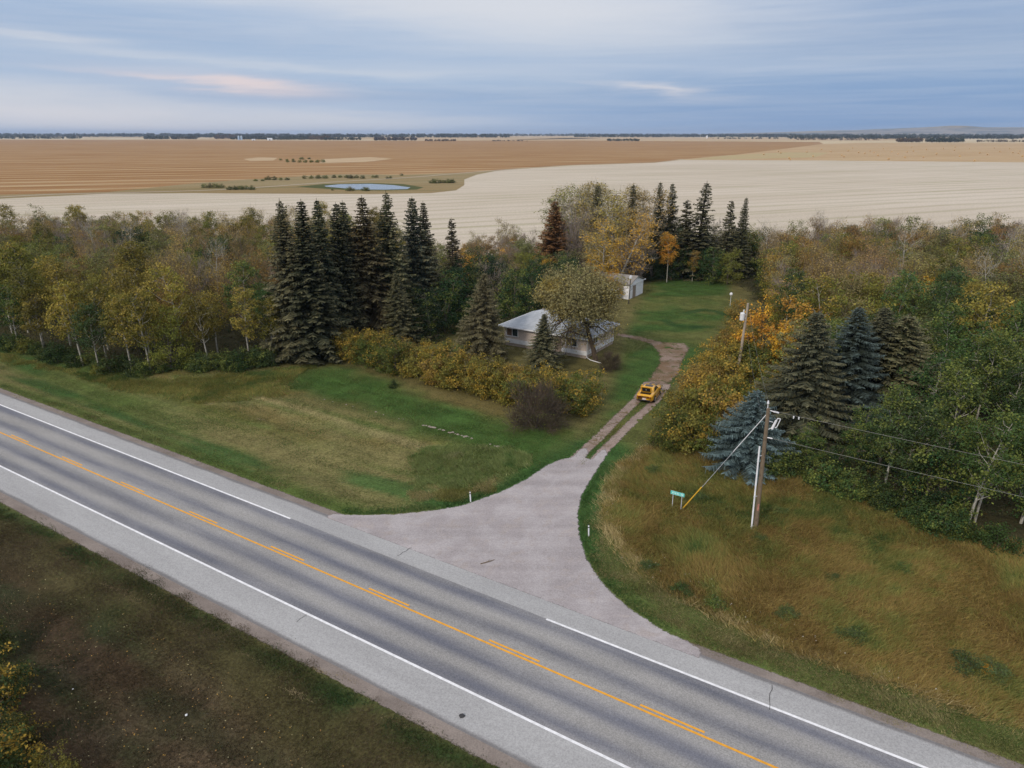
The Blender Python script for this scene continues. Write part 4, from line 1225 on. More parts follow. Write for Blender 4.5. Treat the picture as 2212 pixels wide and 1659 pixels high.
# golden trees and shrubs between driveway and spruces
for px, py, ty, colr, lab, st in [
        (1640, 790, 640, C_ORANGE, 'large orange gold tree right behind the transformer pole', 0), (1725, 800, 645, (0.34, 0.19, 0.04), 'large orange gold tree behind the grey green spruce', 1),
        (1690, 815, 700, C_GOLD, 'yellow leaved tree in front of the two orange ones', 2), (1600, 770, 690, (0.28, 0.19, 0.05), 'dull gold tree left of the transformer pole', 3),
        (1765, 850, 690, C_ORANGE, 'orange tree peeping out between two spruces', 0), (1960, 720, 620, C_ORANGE, 'orange tree in the middle of the right wood', 1), (1860, 745, 640, (0.36, 0.2, 0.04), 'golden tree above the silvery topped spruce', 2)]:
    x, y = G(px, py)
    plant('maple_tree', YELLOW[st], x, y, h_at(y, ty) / 6.2, None, colr, 'tree', 'golden trees beside the yard', lab)
C_H1, C_H2, C_H3 = (0.130, 0.118, 0.026), (0.080, 0.095, 0.022), (0.165, 0.116, 0.032)
sh = 'shrubs lining the right side of the driveway'
for i, (px, py, sc, colr) in enumerate([(1456, 957, 1.05, C_H2), (1490, 968, 1.2, C_H1), (1530, 975, 1.1, C_H2), (1474, 925, 1.2, C_H1), (1510, 930, 1.4, C_H1), (1560, 940, 1.3, C_H3), (1484, 888, 1.0, C_H1), (1520, 885, 1.2, C_H3),
        (1550, 895, 1.35, C_H1), (1600, 900, 1.2, C_H2), (1512, 850, 1.0, C_H3), (1540, 850, 1.25, C_H3), (1590, 850, 1.4, C_H1), (1640, 860, 1.3, C_H2), (1530, 810, 1.05, C_H1), (1570, 808, 1.25, C_H1), (1610, 808, 1.3, C_H2),
        (1655, 815, 1.25, C_H2), (1560, 770, 1.0, C_H3), (1590, 745, 1.0, C_H1), (1605, 780, 1.25, C_H1), (1450, 975, 0.6, C_H2), (1590, 960, 0.9, C_DKGREEN), (1600, 700, 1.1, C_H3)]):
    x, y = G(px, py)
    plant('shrub', SHRUB[i % 5], x, y, sc * 1.12, None, jit(colr, 0.1), 'shrub', sh, reg=('golden green shrub', 'golden green shrubs', 'right of the driveway'), parts=('stem', 'foliage'))

# clipped-looking caragana hedge, shrub by shrub
hl = smooth_line([G(*p) for p in [(712, 765), (800, 790), (900, 815), (1000, 842), (1100, 868), (1180, 880), (1255, 882)]], 1.0)
for i in range(0, len(hl), 2):
    for j, off in enumerate((0.3, 2.8)):
        x, y = hl[i][0] + off * RN[0] * 1.0 + random.uniform(-0.4, 0.4), hl[i][1] + off * RN[1] + random.uniform(-0.3, 0.3)
        f = i / len(hl)
        nz = float(fbm(np.array([x / 4.0]), np.array([y / 4.0]), 17, 2)[0])
        colr = C_H2 if nz < 0.42 else (C_H1 if nz < 0.6 else C_H3)
        plant('hedge_shrub', random.choice(SHRUB), x, y, random.uniform(1.02, 1.28), None, jit(colr, 0.12), 'hedge', 'shrubs of the hedge along the lawn', parts=('stem', 'foliage'),
              reg=('turning hedge shrub', 'turning hedge shrubs', 'in the front row along the lawn' if j == 0 else 'in the rear row on the house side'))
DARKSHRUB = gen_tree('dark_shrub', 951, h=4.6, cb=0.04, rad=2.6, tr=0.06, lobes=26, per=8, leaves=7, ls=0.13, shape='round', bark='twig_dark' if 'twig_dark' in M else 'bark_brown', leafm='leaf_green', stems=4, csig=0.3, twigs=4200)
x, y = G(1160, 925)
plant('shrub', DARKSHRUB, x, y, 1.0, None, (0.050, 0.043, 0.030), 'shrub', None, 'dark brown twiggy shrub at the near end of the hedge', parts=('stem', 'foliage'))
x, y = G(1245, 892)
plant('hedge_shrub', SHRUB[1], x, y, 1.2, None, (0.075, 0.09, 0.022), 'hedge', None, 'green rounded shrub ending the hedge beside the driveway', parts=('stem', 'foliage'))
x, y = G(1318, 800)
plant('shrub', DARKSHRUB, x, y, 0.5, None, (0.028, 0.04, 0.018), 'shrub', None, 'small dark shrub right of the leaning willow trunk', parts=('stem', 'foliage'))
x, y = G(850, 836)
plant('shrub', UNDER[0], x, y, 0.42, None, (0.018, 0.035, 0.014), 'shrub', None, 'small dark green clump alone on the lawn by the hedge', parts=('stem', 'foliage'))

# low shrubs along the wood edges
und = 'low shrubs at the wood edge'
for (poly, cnt, place, pxs) in ((None, 34, 'along the front of the left wood', [(-10, 752), (60, 768), (150, 790), (240, 808), (330, 812), (430, 800), (520, 800), (590, 785), (640, 778)]),
                           (None, 30, 'along the front of the right wood', [(1560, 985), (1640, 1005), (1700, 1025), (1780, 1052), (1850, 1078), (1900, 1098), (1980, 1130), (2060, 1164), (2130, 1180), (2212, 1200)])):
    Lp = smooth_line([G(*p) for p in pxs], 0.5)
    for i in range(cnt):
        p = Lp[int(i / cnt * (len(Lp) - 1))]
        plant('shrub', random.choice(UNDER), p[0] + random.uniform(-0.6, 0.6), p[1] + random.uniform(-0.2, 2.2), random.uniform(0.6, 1.15), None, jit((0.034, 0.055, 0.018) if random.random() < 0.8 else C_OLIVE, 0.2), 'shrub', und,
              reg=('low green shrub', 'low green shrubs', place), parts=('stem', 'foliage'))
for i in range(7):
    x, y = G(430 + i * 26, 800 - i * 2)
    plant('shrub', random.choice(UNDER), x, y, random.uniform(0.8, 1.2), None, jit((0.036, 0.056, 0.022), 0.15), 'shrub', und, reg=('low green shrub', 'low green shrubs', 'along the front of the left wood'), parts=('stem', 'foliage'))

# camera-side bushes at the left edge of the picture
for i, (px, py, sc, colr) in enumerate([(-20, 1420, 0.85, (0.05, 0.06, 0.018)), (5, 1500, 0.7, C_H1), (-30, 1560, 1.1, (0.03, 0.045, 0.014)), (30, 1610, 0.75, (0.045, 0.05, 0.014)), (-5, 1690, 1.1, (0.035, 0.05, 0.014)), (120, 1700, 0.6, C_H1)]):
    x, y = G(px, py)
    plant('shrub', SHRUB[i % 5], x, y, sc * 0.9, None, colr, 'shrub', 'shrubs on the near verge', reg=('dark half turned shrub', 'dark half turned shrubs', 'at the left picture edge'), parts=('stem', 'foliage'))
#@@STUFF
# ------------------------------------------------------------------ grass and other growth nobody could count
def sample_poly(poly, n, seed, rag=3.0):
    rg = np.random.default_rng(seed)
    P = np.array(poly); lo, hi = P.min(0), P.max(0)
    out = np.zeros((0, 2))
    while len(out) < n:
        q = rg.uniform(lo, hi, (n * 2, 2))
        px = W_PX / 2 + q[:, 0] / np.maximum(q[:, 1] * math.cos(TH) + CAM_H * math.sin(TH), 1) * F_PX
        ok = (sdf(q[:, 0], q[:, 1], poly) > (fbm(q[:, 0] / 1.6, q[:, 1] / 1.6, 99) - 0.5) * rag + rg.normal(0, 0.12, len(q)) * rag) & (px > -60) & (px < 2280)
        out = np.concatenate([out, q[ok]])
        if not ok.any(): break
    return out[:n]

def blades(pts, seed, h0, h1, wd, cols, lean=0.45, clump=2.0, aniso=False):
    """one triangle per tuft of blades; colour from a slowly varying choice between the given colours"""
    rg = np.random.default_rng(seed)
    n = len(pts); x, y = pts[:, 0], pts[:, 1]
    nz = fbm(x / clump, y / clump, seed)
    h = (h0 + (h1 - h0) * np.clip(nz * 1.3 - 0.1, 0, 1)) * rg.uniform(0.65, 1.2, n)
    a = rg.uniform(0, 6.283, n); wdir = fbm(x / 7, y / 7, seed + 5) * 9
    lx = np.cos(wdir) * lean * h * 0.7 + rg.normal(0, lean * 0.6, n) * h
    ly = np.sin(wdir) * lean * h * 0.7 + rg.normal(0, lean * 0.6, n) * h
    z = gz(x, y) - 0.02
    ww = wd * rg.uniform(0.6, 1.4, n)
    A = np.stack([x - np.cos(a) * ww, y - np.sin(a) * ww, z], 1)
    B = np.stack([x + np.cos(a) * ww, y + np.sin(a) * ww, z], 1)
    C_ = np.stack([x + lx, y + ly, z + h], 1)
    V = np.stack([A, B, C_], 1).reshape(-1, 3)
    cols = np.array(cols)
    cs, cn = to_sn(x, y)
    if aniso:      # mowing passes: patches drawn out along the road
        x, y = cs / 4.5, cn * 1.3
    k = np.clip((0.6 * fbm(x / (clump * 2.6), y / (clump * 2.6), seed + 9) + 0.4 * fbm(x / (clump * 0.7), y / (clump * 0.7), seed + 19) - 0.25) * 2.0 + rg.normal(0, 0.14, n), 0, 0.999) * (len(cols) - 1)
    i = k.astype(int); f = (k - i)[:, None]
    c = (cols[i] * (1 - f) + cols[np.minimum(i + 1, len(cols) - 1)] * f) * rg.uniform(0.65, 1.35, (n, 1)) * 1.7
    return V, c

def blade_obj(name, sets, label, cat='grass'):
    V = np.concatenate([v for v, c in sets]); C_ = np.concatenate([c for v, c in sets])
    me = mesh_np(name, V, np.arange(len(V)).reshape(-1, 3), face_attr={'Col': C_})
    return tag(link(name, me, M['veg']), label, cat, kind='stuff')

OCH, OLV, RST, GRN, STRAW, LUSH = (0.200, 0.155, 0.048), (0.140, 0.138, 0.038), (0.165, 0.108, 0.040), (0.080, 0.112, 0.030), (0.33, 0.26, 0.14), (0.042, 0.085, 0.024)
EDGE_R = smooth_line([G(*p) for p in [(1400, 968), (1348, 1012), (1322, 1060), (1305, 1110), (1335, 1172), (1405, 1242), (1505, 1302), (1645, 1372), (1805, 1432), (2005, 1502), (2255, 1582)]], 0.4)
er = np.repeat(EDGE_R, 90, 0) + RNG.normal(0, 0.42, (len(EDGE_R) * 90, 2))
blade_obj('tall_grass', [blades(sample_poly(ROUGH, 190000, 1), 3, 0.16, 0.55, 0.022, [(0.05, 0.085, 0.026), GRN, OLV, (0.175, 0.165, 0.055), OLV, OCH, RST, (0.22, 0.165, 0.06), OCH, RST], 0.9, 1.7),
                         blades(er, 4, 0.15, 0.5, 0.022, [OLV, STRAW, OCH, STRAW], 0.9)], 'tall ochre and olive grass in front of the right wood')
DITCH = [G(*p) for p in [(880, 985), (930, 965), (1010, 962), (1080, 970), (1150, 985), (1120, 1015), (1050, 1040), (980, 1058), (915, 1050), (900, 1015)]]
blade_obj('ditch_grass', [blades(sample_poly(DITCH, 26000, 2), 6, 0.12, 0.45, 0.022, [(0.06, 0.11, 0.032), (0.12, 0.155, 0.05), (0.16, 0.18, 0.07), (0.10, 0.14, 0.042), (0.20, 0.20, 0.095)], 0.9, 1.0),
                          blades(sample_poly([G(*p) for p in [(880, 1062), (1000, 1055), (1075, 1032), (1060, 1055), (1000, 1080), (900, 1085)]], 9000, 3), 7, 0.06, 0.25, 0.022, [OLV, (0.24, 0.20, 0.10), OLV], 0.9)],
          'pale green uncut grass in the ditch beside the driveway mouth')
WEDGE = [G(*p) for p in [(0, 762), (150, 800), (300, 822), (420, 815), (600, 800), (690, 785), (640, 815), (600, 835), (620, 850), (470, 872), (420, 862), (300, 848), (120, 800), (0, 775)]]
blade_obj('verge_grass', [blades(sample_poly(WEDGE, 42000, 4), 8, 0.10, 0.45, 0.024, [(0.06, 0.09, 0.028), GRN, OLV, OCH, GRN, OLV, RST], 0.8),
                          blades(sample_poly([G(*p) for p in [(0, 772), (0, 842), (690, 1095), (900, 1100), (1020, 1080), (1180, 990), (1230, 920), (1000, 890), (720, 795)]], 90000, 5), 9, 0.03, 0.14, 0.030,
                                 [(0.038, 0.078, 0.021), (0.066, 0.098, 0.027), (0.120, 0.120, 0.045), (0.075, 0.100, 0.028), (0.045, 0.085, 0.023)], 0.6, 3.0, aniso=True),
                          blades(sample_poly([G(*p) for p in [(1260, 1130), (1300, 1110), (1335, 1190), (1500, 1310), (1800, 1440), (2250, 1590), (2260, 1680), (2180, 1640), (1800, 1500), (1500, 1392), (1300, 1250)]], 50000, 15), 19, 0.03, 0.16, 0.024,
                                 [(0.06, 0.09, 0.028), (0.12, 0.125, 0.042), (0.18, 0.15, 0.075), (0.125, 0.125, 0.048)], 0.8, 2.0)],
          'mown green and straw coloured grass on the far verge')
blade_obj('lawn_grass', [blades(sample_poly(LAWN, 50000, 25), 29, 0.03, 0.13, 0.028, [(0.035, 0.075, 0.020), (0.05, 0.09, 0.024), (0.08, 0.10, 0.03), (0.045, 0.085, 0.022)], 0.6, 3.0),
                         blades(sample_poly(YARD, 60000, 26), 30, 0.03, 0.12, 0.036, [(0.035, 0.070, 0.020), (0.05, 0.08, 0.024), (0.085, 0.095, 0.03), (0.045, 0.078, 0.022)], 0.6, 4.0)], 'short green lawn grass in the yard and below the hedge')
wis = []
for (px, py) in [(240, 1268), (265, 1275), (330, 1290), (292, 1300), (395, 1362), (690, 1450), (755, 1465), (640, 1500), (540, 1420), (860, 1560), (1640, 1375), (1600, 1345), (1740, 1420), (1860, 1450), (1560, 1330), (1460, 1300), (1690, 1395), (1980, 1510), (740, 945), (650, 930), (560, 905)]:
    x, y = G(px, py); wis.append(np.array([x, y]) + RNG.normal(0, 1, (170, 2)) @ np.array([[0.45, -0.22], [0.03, 0.10]]))
wis = np.concatenate(wis)
ne = np.array([from_sn(s, 20.9 + 0.0 * s) for s in np.arange(-66, -8, 0.25)])
ner = np.repeat(ne, 60, 0) + RNG.normal(0, 0.40, (len(ne) * 60, 2)) - np.array(RN) * 0.35
keep = fbm(ner[:, 0] / 2.5, ner[:, 1] / 2.5, 44) > 0.40
fe = np.array([from_sn(s, 34.75) for s in list(np.arange(-96, -39, 0.3)) + list(np.arange(-9, 12, 0.3))])
fer = np.repeat(fe, 34, 0) + RNG.normal(0, 0.28, (len(fe) * 34, 2)) + np.array(RN) * 0.3
NEAR = [G(*p) for p in [(-60, 1075), (300, 1245), (600, 1405), (900, 1572), (1080, 1680), (-60, 1700)]]
blade_obj('near_verge_grass', [blades(wis, 33, 0.03, 0.10, 0.03, [(0.16, 0.125, 0.07), (0.20, 0.16, 0.09)], 1.4, 2.0), blades(ner[keep], 10, 0.06, 0.26, 0.020, [(0.020, 0.046, 0.015), (0.028, 0.052, 0.017), (0.055, 0.058, 0.022), (0.024, 0.046, 0.015)], 0.7, 1.5),
                               blades(fer, 11, 0.05, 0.20, 0.022, [(0.045, 0.085, 0.025), (0.09, 0.10, 0.035), (0.15, 0.125, 0.06)], 0.7, 1.5),
                               blades(sample_poly(NEAR, 120000, 6), 12, 0.03, 0.17, 0.016, [(0.020, 0.034, 0.014), (0.034, 0.038, 0.017), (0.060, 0.045, 0.025), (0.052, 0.036, 0.022), (0.082, 0.064, 0.037), (0.045, 0.036, 0.020), (0.080, 0.066, 0.036)], 0.9, 2.2)],
          'short worn grass along the near verge and pavement edges')
apr = np.concatenate([np.array(smooth_line([G(*p) for p in [(740, 1106), (850, 1107), (1000, 1086), (1080, 1058), (1140, 1028), (1185, 1000)]], 0.2)), np.array(smooth_line([G(*p) for p in [(1305, 1000), (1284, 1037), (1263, 1072), (1256, 1112), (1260, 1160), (1277, 1210), (1310, 1258), (1360, 1306), (1430, 1352)]], 0.2))])
ap = np.repeat(apr, 60, 0) + RNG.normal(0, 0.45, (len(apr) * 60, 2))
apk = sdf(ap[:, 0], ap[:, 1], APRON) < -0.12
blade_obj('driveway_edge_grass', [blades(ap[apk], 13, 0.06, 0.25, 0.022, [(0.03, 0.068, 0.02), (0.045, 0.085, 0.024), (0.07, 0.09, 0.03)], 0.6, 1.5)], 'deep green grass fringing the driveway mouth')
midr = (np.array(RUT_A[:len(RUT_B)]) if len(RUT_A) >= len(RUT_B) else np.array(RUT_A))
mb_ = np.array(RUT_B)[np.linspace(0, len(RUT_B) - 1, len(midr)).astype(int)]
mid = np.repeat((midr + mb_) / 2, 46, 0); mid = mid + RNG.normal(0, 0.22, mid.shape)
blade_obj('track_grass', [blades(mid, 14, 0.04, 0.18, 0.022, [OLV, (0.10, 0.10, 0.035), OCH], 0.6, 1.5)], 'strip of dry grass between the two driveway ruts')

def clumps(poly_list, cnt, seed, h1, cols, ls=0.24, per=9):
    rg = np.random.default_rng(seed)
    cen = []
    for poly, frac in poly_list:
        p = sample_poly(poly, int(cnt * frac), seed)
        cen.append(np.c_[p, gz(p[:, 0], p[:, 1]) + rg.uniform(0.1, h1, len(p))])
        seed += 1
    cen = np.concatenate(cen)
    cc = np.array(cols)[rg.integers(0, len(cols), len(cen))]
    L = np.repeat(cen, per, 0) + rg.normal(0, 0.28, (len(cen) * per, 3)) * np.array([1, 1, 0.8])
    V, F = quads(L, unit(rg.normal(size=L.shape) * 0.8 + np.array([0, 0, 0.8])), rg.uniform(0.6, 1.3, len(L)) * ls, rg)
    return V, F, np.repeat(cc, per, 0) * rg.uniform(0.6, 1.4, (len(L), 1))
V, F, Cc = clumps([(LWOOD, 0.45), (RWOOD, 0.35), (CWOOD, 0.2)], 13000, 31, 1.1, [(0.040, 0.055, 0.018), (0.055, 0.055, 0.022), (0.080, 0.060, 0.026), (0.030, 0.046, 0.016)])
tag(link('undergrowth', mesh_np('undergrowth', V, F, face_attr={'Col': Cc}), M['veg']), 'dim leafy undergrowth covering the woodland floor', 'undergrowth', kind='stuff')

lp = sample_poly(NEAR, 1100, 41)
s_, n_ = to_sn(lp[:, 0], lp[:, 1])
lp = lp[(n_ < 18.5) & (fbm(lp[:, 0] / 4, lp[:, 1] / 4, 51) > 0.42)]
L = np.c_[lp, gz(lp[:, 0], lp[:, 1]) + 0.10]
V, F = quads(L, unit(RNG.normal(size=L.shape) * 0.3 + np.array([0, 0, 1.0])), RNG.uniform(0.05, 0.11, len(L)), RNG)
tag(link('fallen_leaves', mesh_np('fallen_leaves', V, F, face_attr={'Col': np.array([(0.50, 0.30, 0.08), (0.42, 0.36, 0.2), (0.36, 0.2, 0.08)])[RNG.integers(0, 3, len(L))]}), M['veg']), 'yellow fallen leaves strewn over the brown near verge', 'leaves', kind='stuff')
wp = np.repeat(EDGE_R[::3], 5, 0) + RNG.normal(0, 0.7, (len(EDGE_R[::3]) * 5, 2)) + np.array([0.5, 0.5])
wp = wp[fbm(wp[:, 0] / 3, wp[:, 1] / 3, 71) > 0.5]
L = np.c_[wp, gz(wp[:, 0], wp[:, 1]) + RNG.uniform(0.5, 0.75, len(wp))]
V, F = quads(L, unit(RNG.normal(size=L.shape) * 0.4 + np.array([0, 0, 1.0])), RNG.uniform(0.04, 0.10, len(L)), RNG)
tag(link('weed_flowers', mesh_np('weed_flowers', V, F, face_attr={'Col': np.tile((0.55, 0.52, 0.45), (len(L), 1))}), M['veg']), 'whitish seed heads of weeds at the edge of the tall grass', 'weeds', kind='stuff')

# leafy weeds standing in the tall grass
for i, (px, py, sc) in enumerate([(1510, 1080, 0.6), (1690, 1110, 0.5), (1640, 1165, 0.45), (1400, 1230, 0.55), (1470, 1280, 0.6), (1540, 1310, 0.6), (1700, 1330, 0.6), (1840, 1380, 0.7), (2080, 1440, 0.75), (2150, 1460, 0.7), (1950, 1230, 0.5), (1410, 1020, 0.6), (1800, 1250, 0.4)]):
    x, y = G(px, py)
    plant('weed_clump', UNDER[i % 4], x, y, sc * 0.85, None, jit((0.058, 0.086, 0.028), 0.2), 'weed', 'leafy weeds in the tall grass', reg=('dark green weed clump', 'dark green weed clumps', 'in the tall grass'), zs=0.6, parts=('stem', 'foliage'))
x, y = G(2133, 1452)
plant('weed_clump', UNDER[2], x, y, 0.26, None, (0.50, 0.24, 0.03), 'weed', None, 'small bright orange leaved sapling at lower right in tall grass', parts=('stem', 'foliage'))

# ------------------------------------------------------------------ far belts of trees (too far to count)
def far_belt(name, label, rows, seed):
    """rows: (px0, px1, base_py, height m, number of crowns, colour)"""
    rows = [(a, b, c, d, int(e * 1.6), f) for a, b, c, d, e, f in rows]
    rg = np.random.default_rng(seed)
    Vs, Fs, Cs, b = [], [], [], 0
    for px0, px1, py, hh, cnt, colr in rows:
        px = rg.uniform(px0, px1, cnt)
        for p in px:
            x, y = G(p, py + rg.uniform(-0.15, 0.15))
            H = hh * rg.uniform(0.6, 1.15); wd = H * rg.uniform(0.35, 0.65)
            nq = 34
            d = unit(rg.normal(size=(nq, 3)))
            c_ = np.array([x, y, H * 0.55]) + d * np.array([wd, wd, H * 0.45]) * rg.uniform(0.5, 1.0, (nq, 1))
            V, F = quads(c_, unit(d + rg.normal(size=d.shape) * 0.5 + np.array([0, 0, 0.3])), rg.uniform(0.35, 0.7, nq) * wd, rg, 0.9)
            Vs.append(V); Fs.append(F + b); b += len(V)
            Cs.append(np.tile(np.array(colr) * rg.uniform(0.7, 1.3), (nq, 1)) * rg.uniform(0.7, 1.3, (nq, 1)))
    me = mesh_np(name, np.concatenate(Vs), np.concatenate(Fs), face_attr={'Col': np.concatenate(Cs)})
    tag(link(name, me, M['veg']), label, 'wood', kind='stuff')
DK, BR, GY = (0.040, 0.050, 0.028), (0.12, 0.085, 0.055), (0.10, 0.085, 0.075)
far_belt('far_wood', 'dark wood on the far edge of the brown field, left', [(-300, 175, 300.5, 19, 120, DK), (-300, 60, 297, 22, 40, DK)], 1)
far_belt('far_wood', 'two dark clumps of far trees left of the farmstead', [(310, 368, 301.2, 18, 34, DK), (372, 425, 301.2, 17, 30, (0.06, 0.055, 0.03))], 2)
far_belt('far_wood', 'tree belt sheltering the farmstead beyond the brown field', [(500, 720, 302.0, 17, 130, DK), (463, 510, 300.5, 24, 26, BR), (590, 660, 302.4, 13, 30, (0.07, 0.07, 0.035)), (668, 712, 302.5, 20, 26, BR), (700, 780, 303.0, 14, 40, DK)], 3)
far_belt('far_wood', 'pinkish bare bushes past the middle of the brown field', [(805, 900, 303.8, 16, 60, GY), (918, 985, 305.3, 9, 34, BR), (1060, 1140, 305.4, 6, 26, GY), (1310, 1380, 305.0, 10, 40, (0.06, 0.065, 0.035))], 4)
far_belt('far_wood', 'long dark tree line along the horizon', [(380, 1100, 297.6, 28, 420, DK), (1240, 1700, 296.8, 26, 260, DK), (-200, 600, 296.4, 32, 340, DK), (900, 1700, 294.4, 30, 340, (0.06, 0.06, 0.04)), (1640, 2400, 297.0, 28, 340, DK), (1700, 2400, 300.8, 22, 260, DK), (-200, 2400, 292.6, 34, 700, DK)], 5)
far_belt('far_wood', 'ragged shelter belt behind the field of bales', [(1940, 1990, 307.6, 15, 34, (0.13, 0.09, 0.05)), (2000, 2080, 307.6, 15, 44, DK), (2100, 2300, 307.0, 9, 70, (0.10, 0.075, 0.045)), (1720, 1800, 302.5, 8, 26, BR), (1810, 1900, 303.5, 8, 26, BR), (1540, 1680, 300.5, 10, 30, DK)], 6)

# bushes round the pond and in the fields, one by one
mg = 'bushes in the marsh meadow'
for i, (px, py, sc, n_, wpx) in enumerate([(460, 406, 1.0, 4, 50), (520, 410, 0.9, 5, 60), (600, 389, 0.9, 4, 55), (680, 386, 0.9, 4, 60), (735, 384, 0.9, 3, 40), (770, 385.5, 1.0, 3, 40), (660, 351, 1.1, 7, 90), (620, 347, 0.8, 3, 40), (652, 344.5, 1.2, 1, 4), (668, 344.5, 1.0, 1, 4),
                                           (955, 396, 1.0, 6, 50), (790, 412.5, 0.8, 2, 12), (755, 413, 0.8, 2, 12), (718, 411.5, 0.5, 1, 6), (868, 380, 0.75, 1, 3), (810, 384, 0.8, 2, 14), (560, 391, 0.7, 2, 30), (840, 386, 0.7, 2, 14)]):
    for k in range(n_):
        x, y = G(px + (k + 0.5 - n_ / 2) * wpx / n_, py + random.uniform(-0.5, 0.5))
        plant('shrub', random.choice(UNDER), x, y, sc * 1.35 * random.uniform(0.8, 1.2), None, jit((0.085, 0.09, 0.04) if i % 3 else (0.11, 0.115, 0.045), 0.2), 'shrub', mg,
              reg=('squat olive bush', 'squat olive bushes', 'in the fields round the pond'), zs=0.8, parts=('stem', 'foliage'), z=0.1)
#@@OBJECTS
# ------------------------------------------------------------------ the house
def roof_mat():
    m, nt, q = new_mat('pale_grey_shingles')
    co = obj_co(nt)
    x, y, z = q.sep(co)
    rowf = q.m('FRACT', q.m('MULTIPLY', z, 7.0))
    tab = q.noise(q.mapping(co, scale=(3.0, 3.0, 7.0)), 1.0, 2, 0.6)
    cc = q.mix(q.mr(q.noise(co, 0.7, 4, 0.6), 0.35, 0.65), (0.36, 0.385, 0.42), (0.46, 0.485, 0.52))
    cc = q.mix(q.mr(rowf, 0.0, 0.16, 0.45, 0.0), cc, (0.16, 0.17, 0.19))
    cc = q.mix(q.mr(tab, 0.55, 0.75, 0.0, 0.4), cc, (0.27, 0.28, 0.30))
    finish(nt, princ(nt, cc, 0.9, 0, 0.15))
    return m
M['shingle'] = roof_mat()
M['stucco'] = plain('pinkish_stucco', (0.60, 0.51, 0.46), 0.9, 0, 0.12, 5)
M['glass'] = plain('dark_window_glass', (0.03, 0.045, 0.045), 0.08, 0, 0.2, 2, spec=0.6)
M['curtain'] = plain('brown_curtain', (0.16, 0.10, 0.07), 0.8, 0, 0.3, 4)
M['brick'] = plain('chimney_brick', (0.40, 0.33, 0.28), 0.9, 0, 0.2, 6)
M['grey_board'] = bark_mat('grey_boards', (0.30, 0.275, 0.25), (0.16, 0.14, 0.12), 0.3)
M['door'] = plain('door_paint', (0.28, 0.22, 0.18), 0.6, 0, 0.1, 3)

def hip_roof(L, D, z0, rise, ov, inset, th=0.14):
    x0, x1, y0, y1 = -ov, L + ov, -ov, D + ov
    ym = D / 2
    lo = [(x0, y0, z0), (x1, y0, z0), (x1, y1, z0), (x0, y1, z0)]
    r0, r1 = (inset, ym, z0 + rise), (L - inset, ym, z0 + rise)
    up = [(a, b, c + th) for a, b, c in lo]
    v = lo + up + [(r0[0], r0[1], r0[2] + th), (r1[0], r1[1], r1[2] + th)]
    f = [(3, 2, 1, 0), (0, 1, 5, 4), (1, 2, 6, 5), (2, 3, 7, 6), (3, 0, 4, 7), (4, 5, 9, 8), (5, 6, 9), (6, 7, 8, 9), (7, 4, 8)]
    return MB().add(v, f)

hx, hy = from_sn(-52.0, 81.0)
house = tag(empty('house', (hx, hy, 0), RA), 'low white farmhouse with pale grey hipped roof behind the hedge', 'house')
HL, HD, WH = 12.8, 8.6, 2.75
def wall_shell(z0, z1, grow=0.0, t=0.2):
    mb = MB(); h = z1 - z0; zc = (z0 + z1) / 2
    mb.box((HL / 2, t / 2 - grow, zc), (HL + 2 * grow, t, h)); mb.box((HL / 2, HD - t / 2 + grow, zc), (HL + 2 * grow, t, h))
    mb.box((t / 2 - grow, HD / 2, zc), (t, HD - 2 * t + 2 * grow, h)); mb.box((HL - t / 2 + grow, HD / 2, zc), (t, HD - 2 * t + 2 * grow, h))
    return mb
wall_shell(1.02, WH).build('wall', M['stucco'], house)
wall_shell(0.0, 0.42, -0.03).build('foundation', M['brick'], house)
for k in range(4):
    wall_shell(0.42 + k * 0.15, 0.42 + k * 0.15 + 0.145, 0.03 + 0.004 * (k % 2)).build('siding_board', M['white'], house)
roof = hip_roof(HL, HD, WH + 0.02, 1.75, 0.55, 3.6).build('roof', M['shingle'], house)
ch = MB().box((7.2, 4.6, 4.75), (0.55, 0.55, 0.9)).box((7.2, 4.6, 5.24), (0.66, 0.66, 0.08)).build('chimney', M['brick'], roof)
MB().tube([(8.6, 4.0, 4.3), (8.6, 4.0, 4.95)], 0.11, 10).tube([(8.6, 4.0, 4.95), (8.6, 4.0, 5.05)], 0.18, 10).build('vent_pipe', M['galv'], roof)
MB().tube([(3.6, 4.3, WH + 1.95), (9.2, 4.3, WH + 1.95)], 0.09, 6).build('ridge_cap', M['grey_board'], roof)
g_ = MB()
g_.box((HL / 2, -0.62, WH + 0.05), (HL + 1.2, 0.12, 0.15)); g_.box((HL + 0.62, HD / 2, WH + 0.05), (0.12, HD + 1.1, 0.15)); g_.box((-0.62, HD / 2, WH + 0.05), (0.12, HD + 1.1, 0.15))
g_.build('gutter', M['white'], house)
MB().tube([(HL + 0.16, -0.12, WH), (HL + 0.16, -0.12, 0.25), (HL + 0.9, -0.5, 0.12), (HL + 2.6, -0.9, 0.08)], 0.055, 6).build('downspout', M['white'], house)
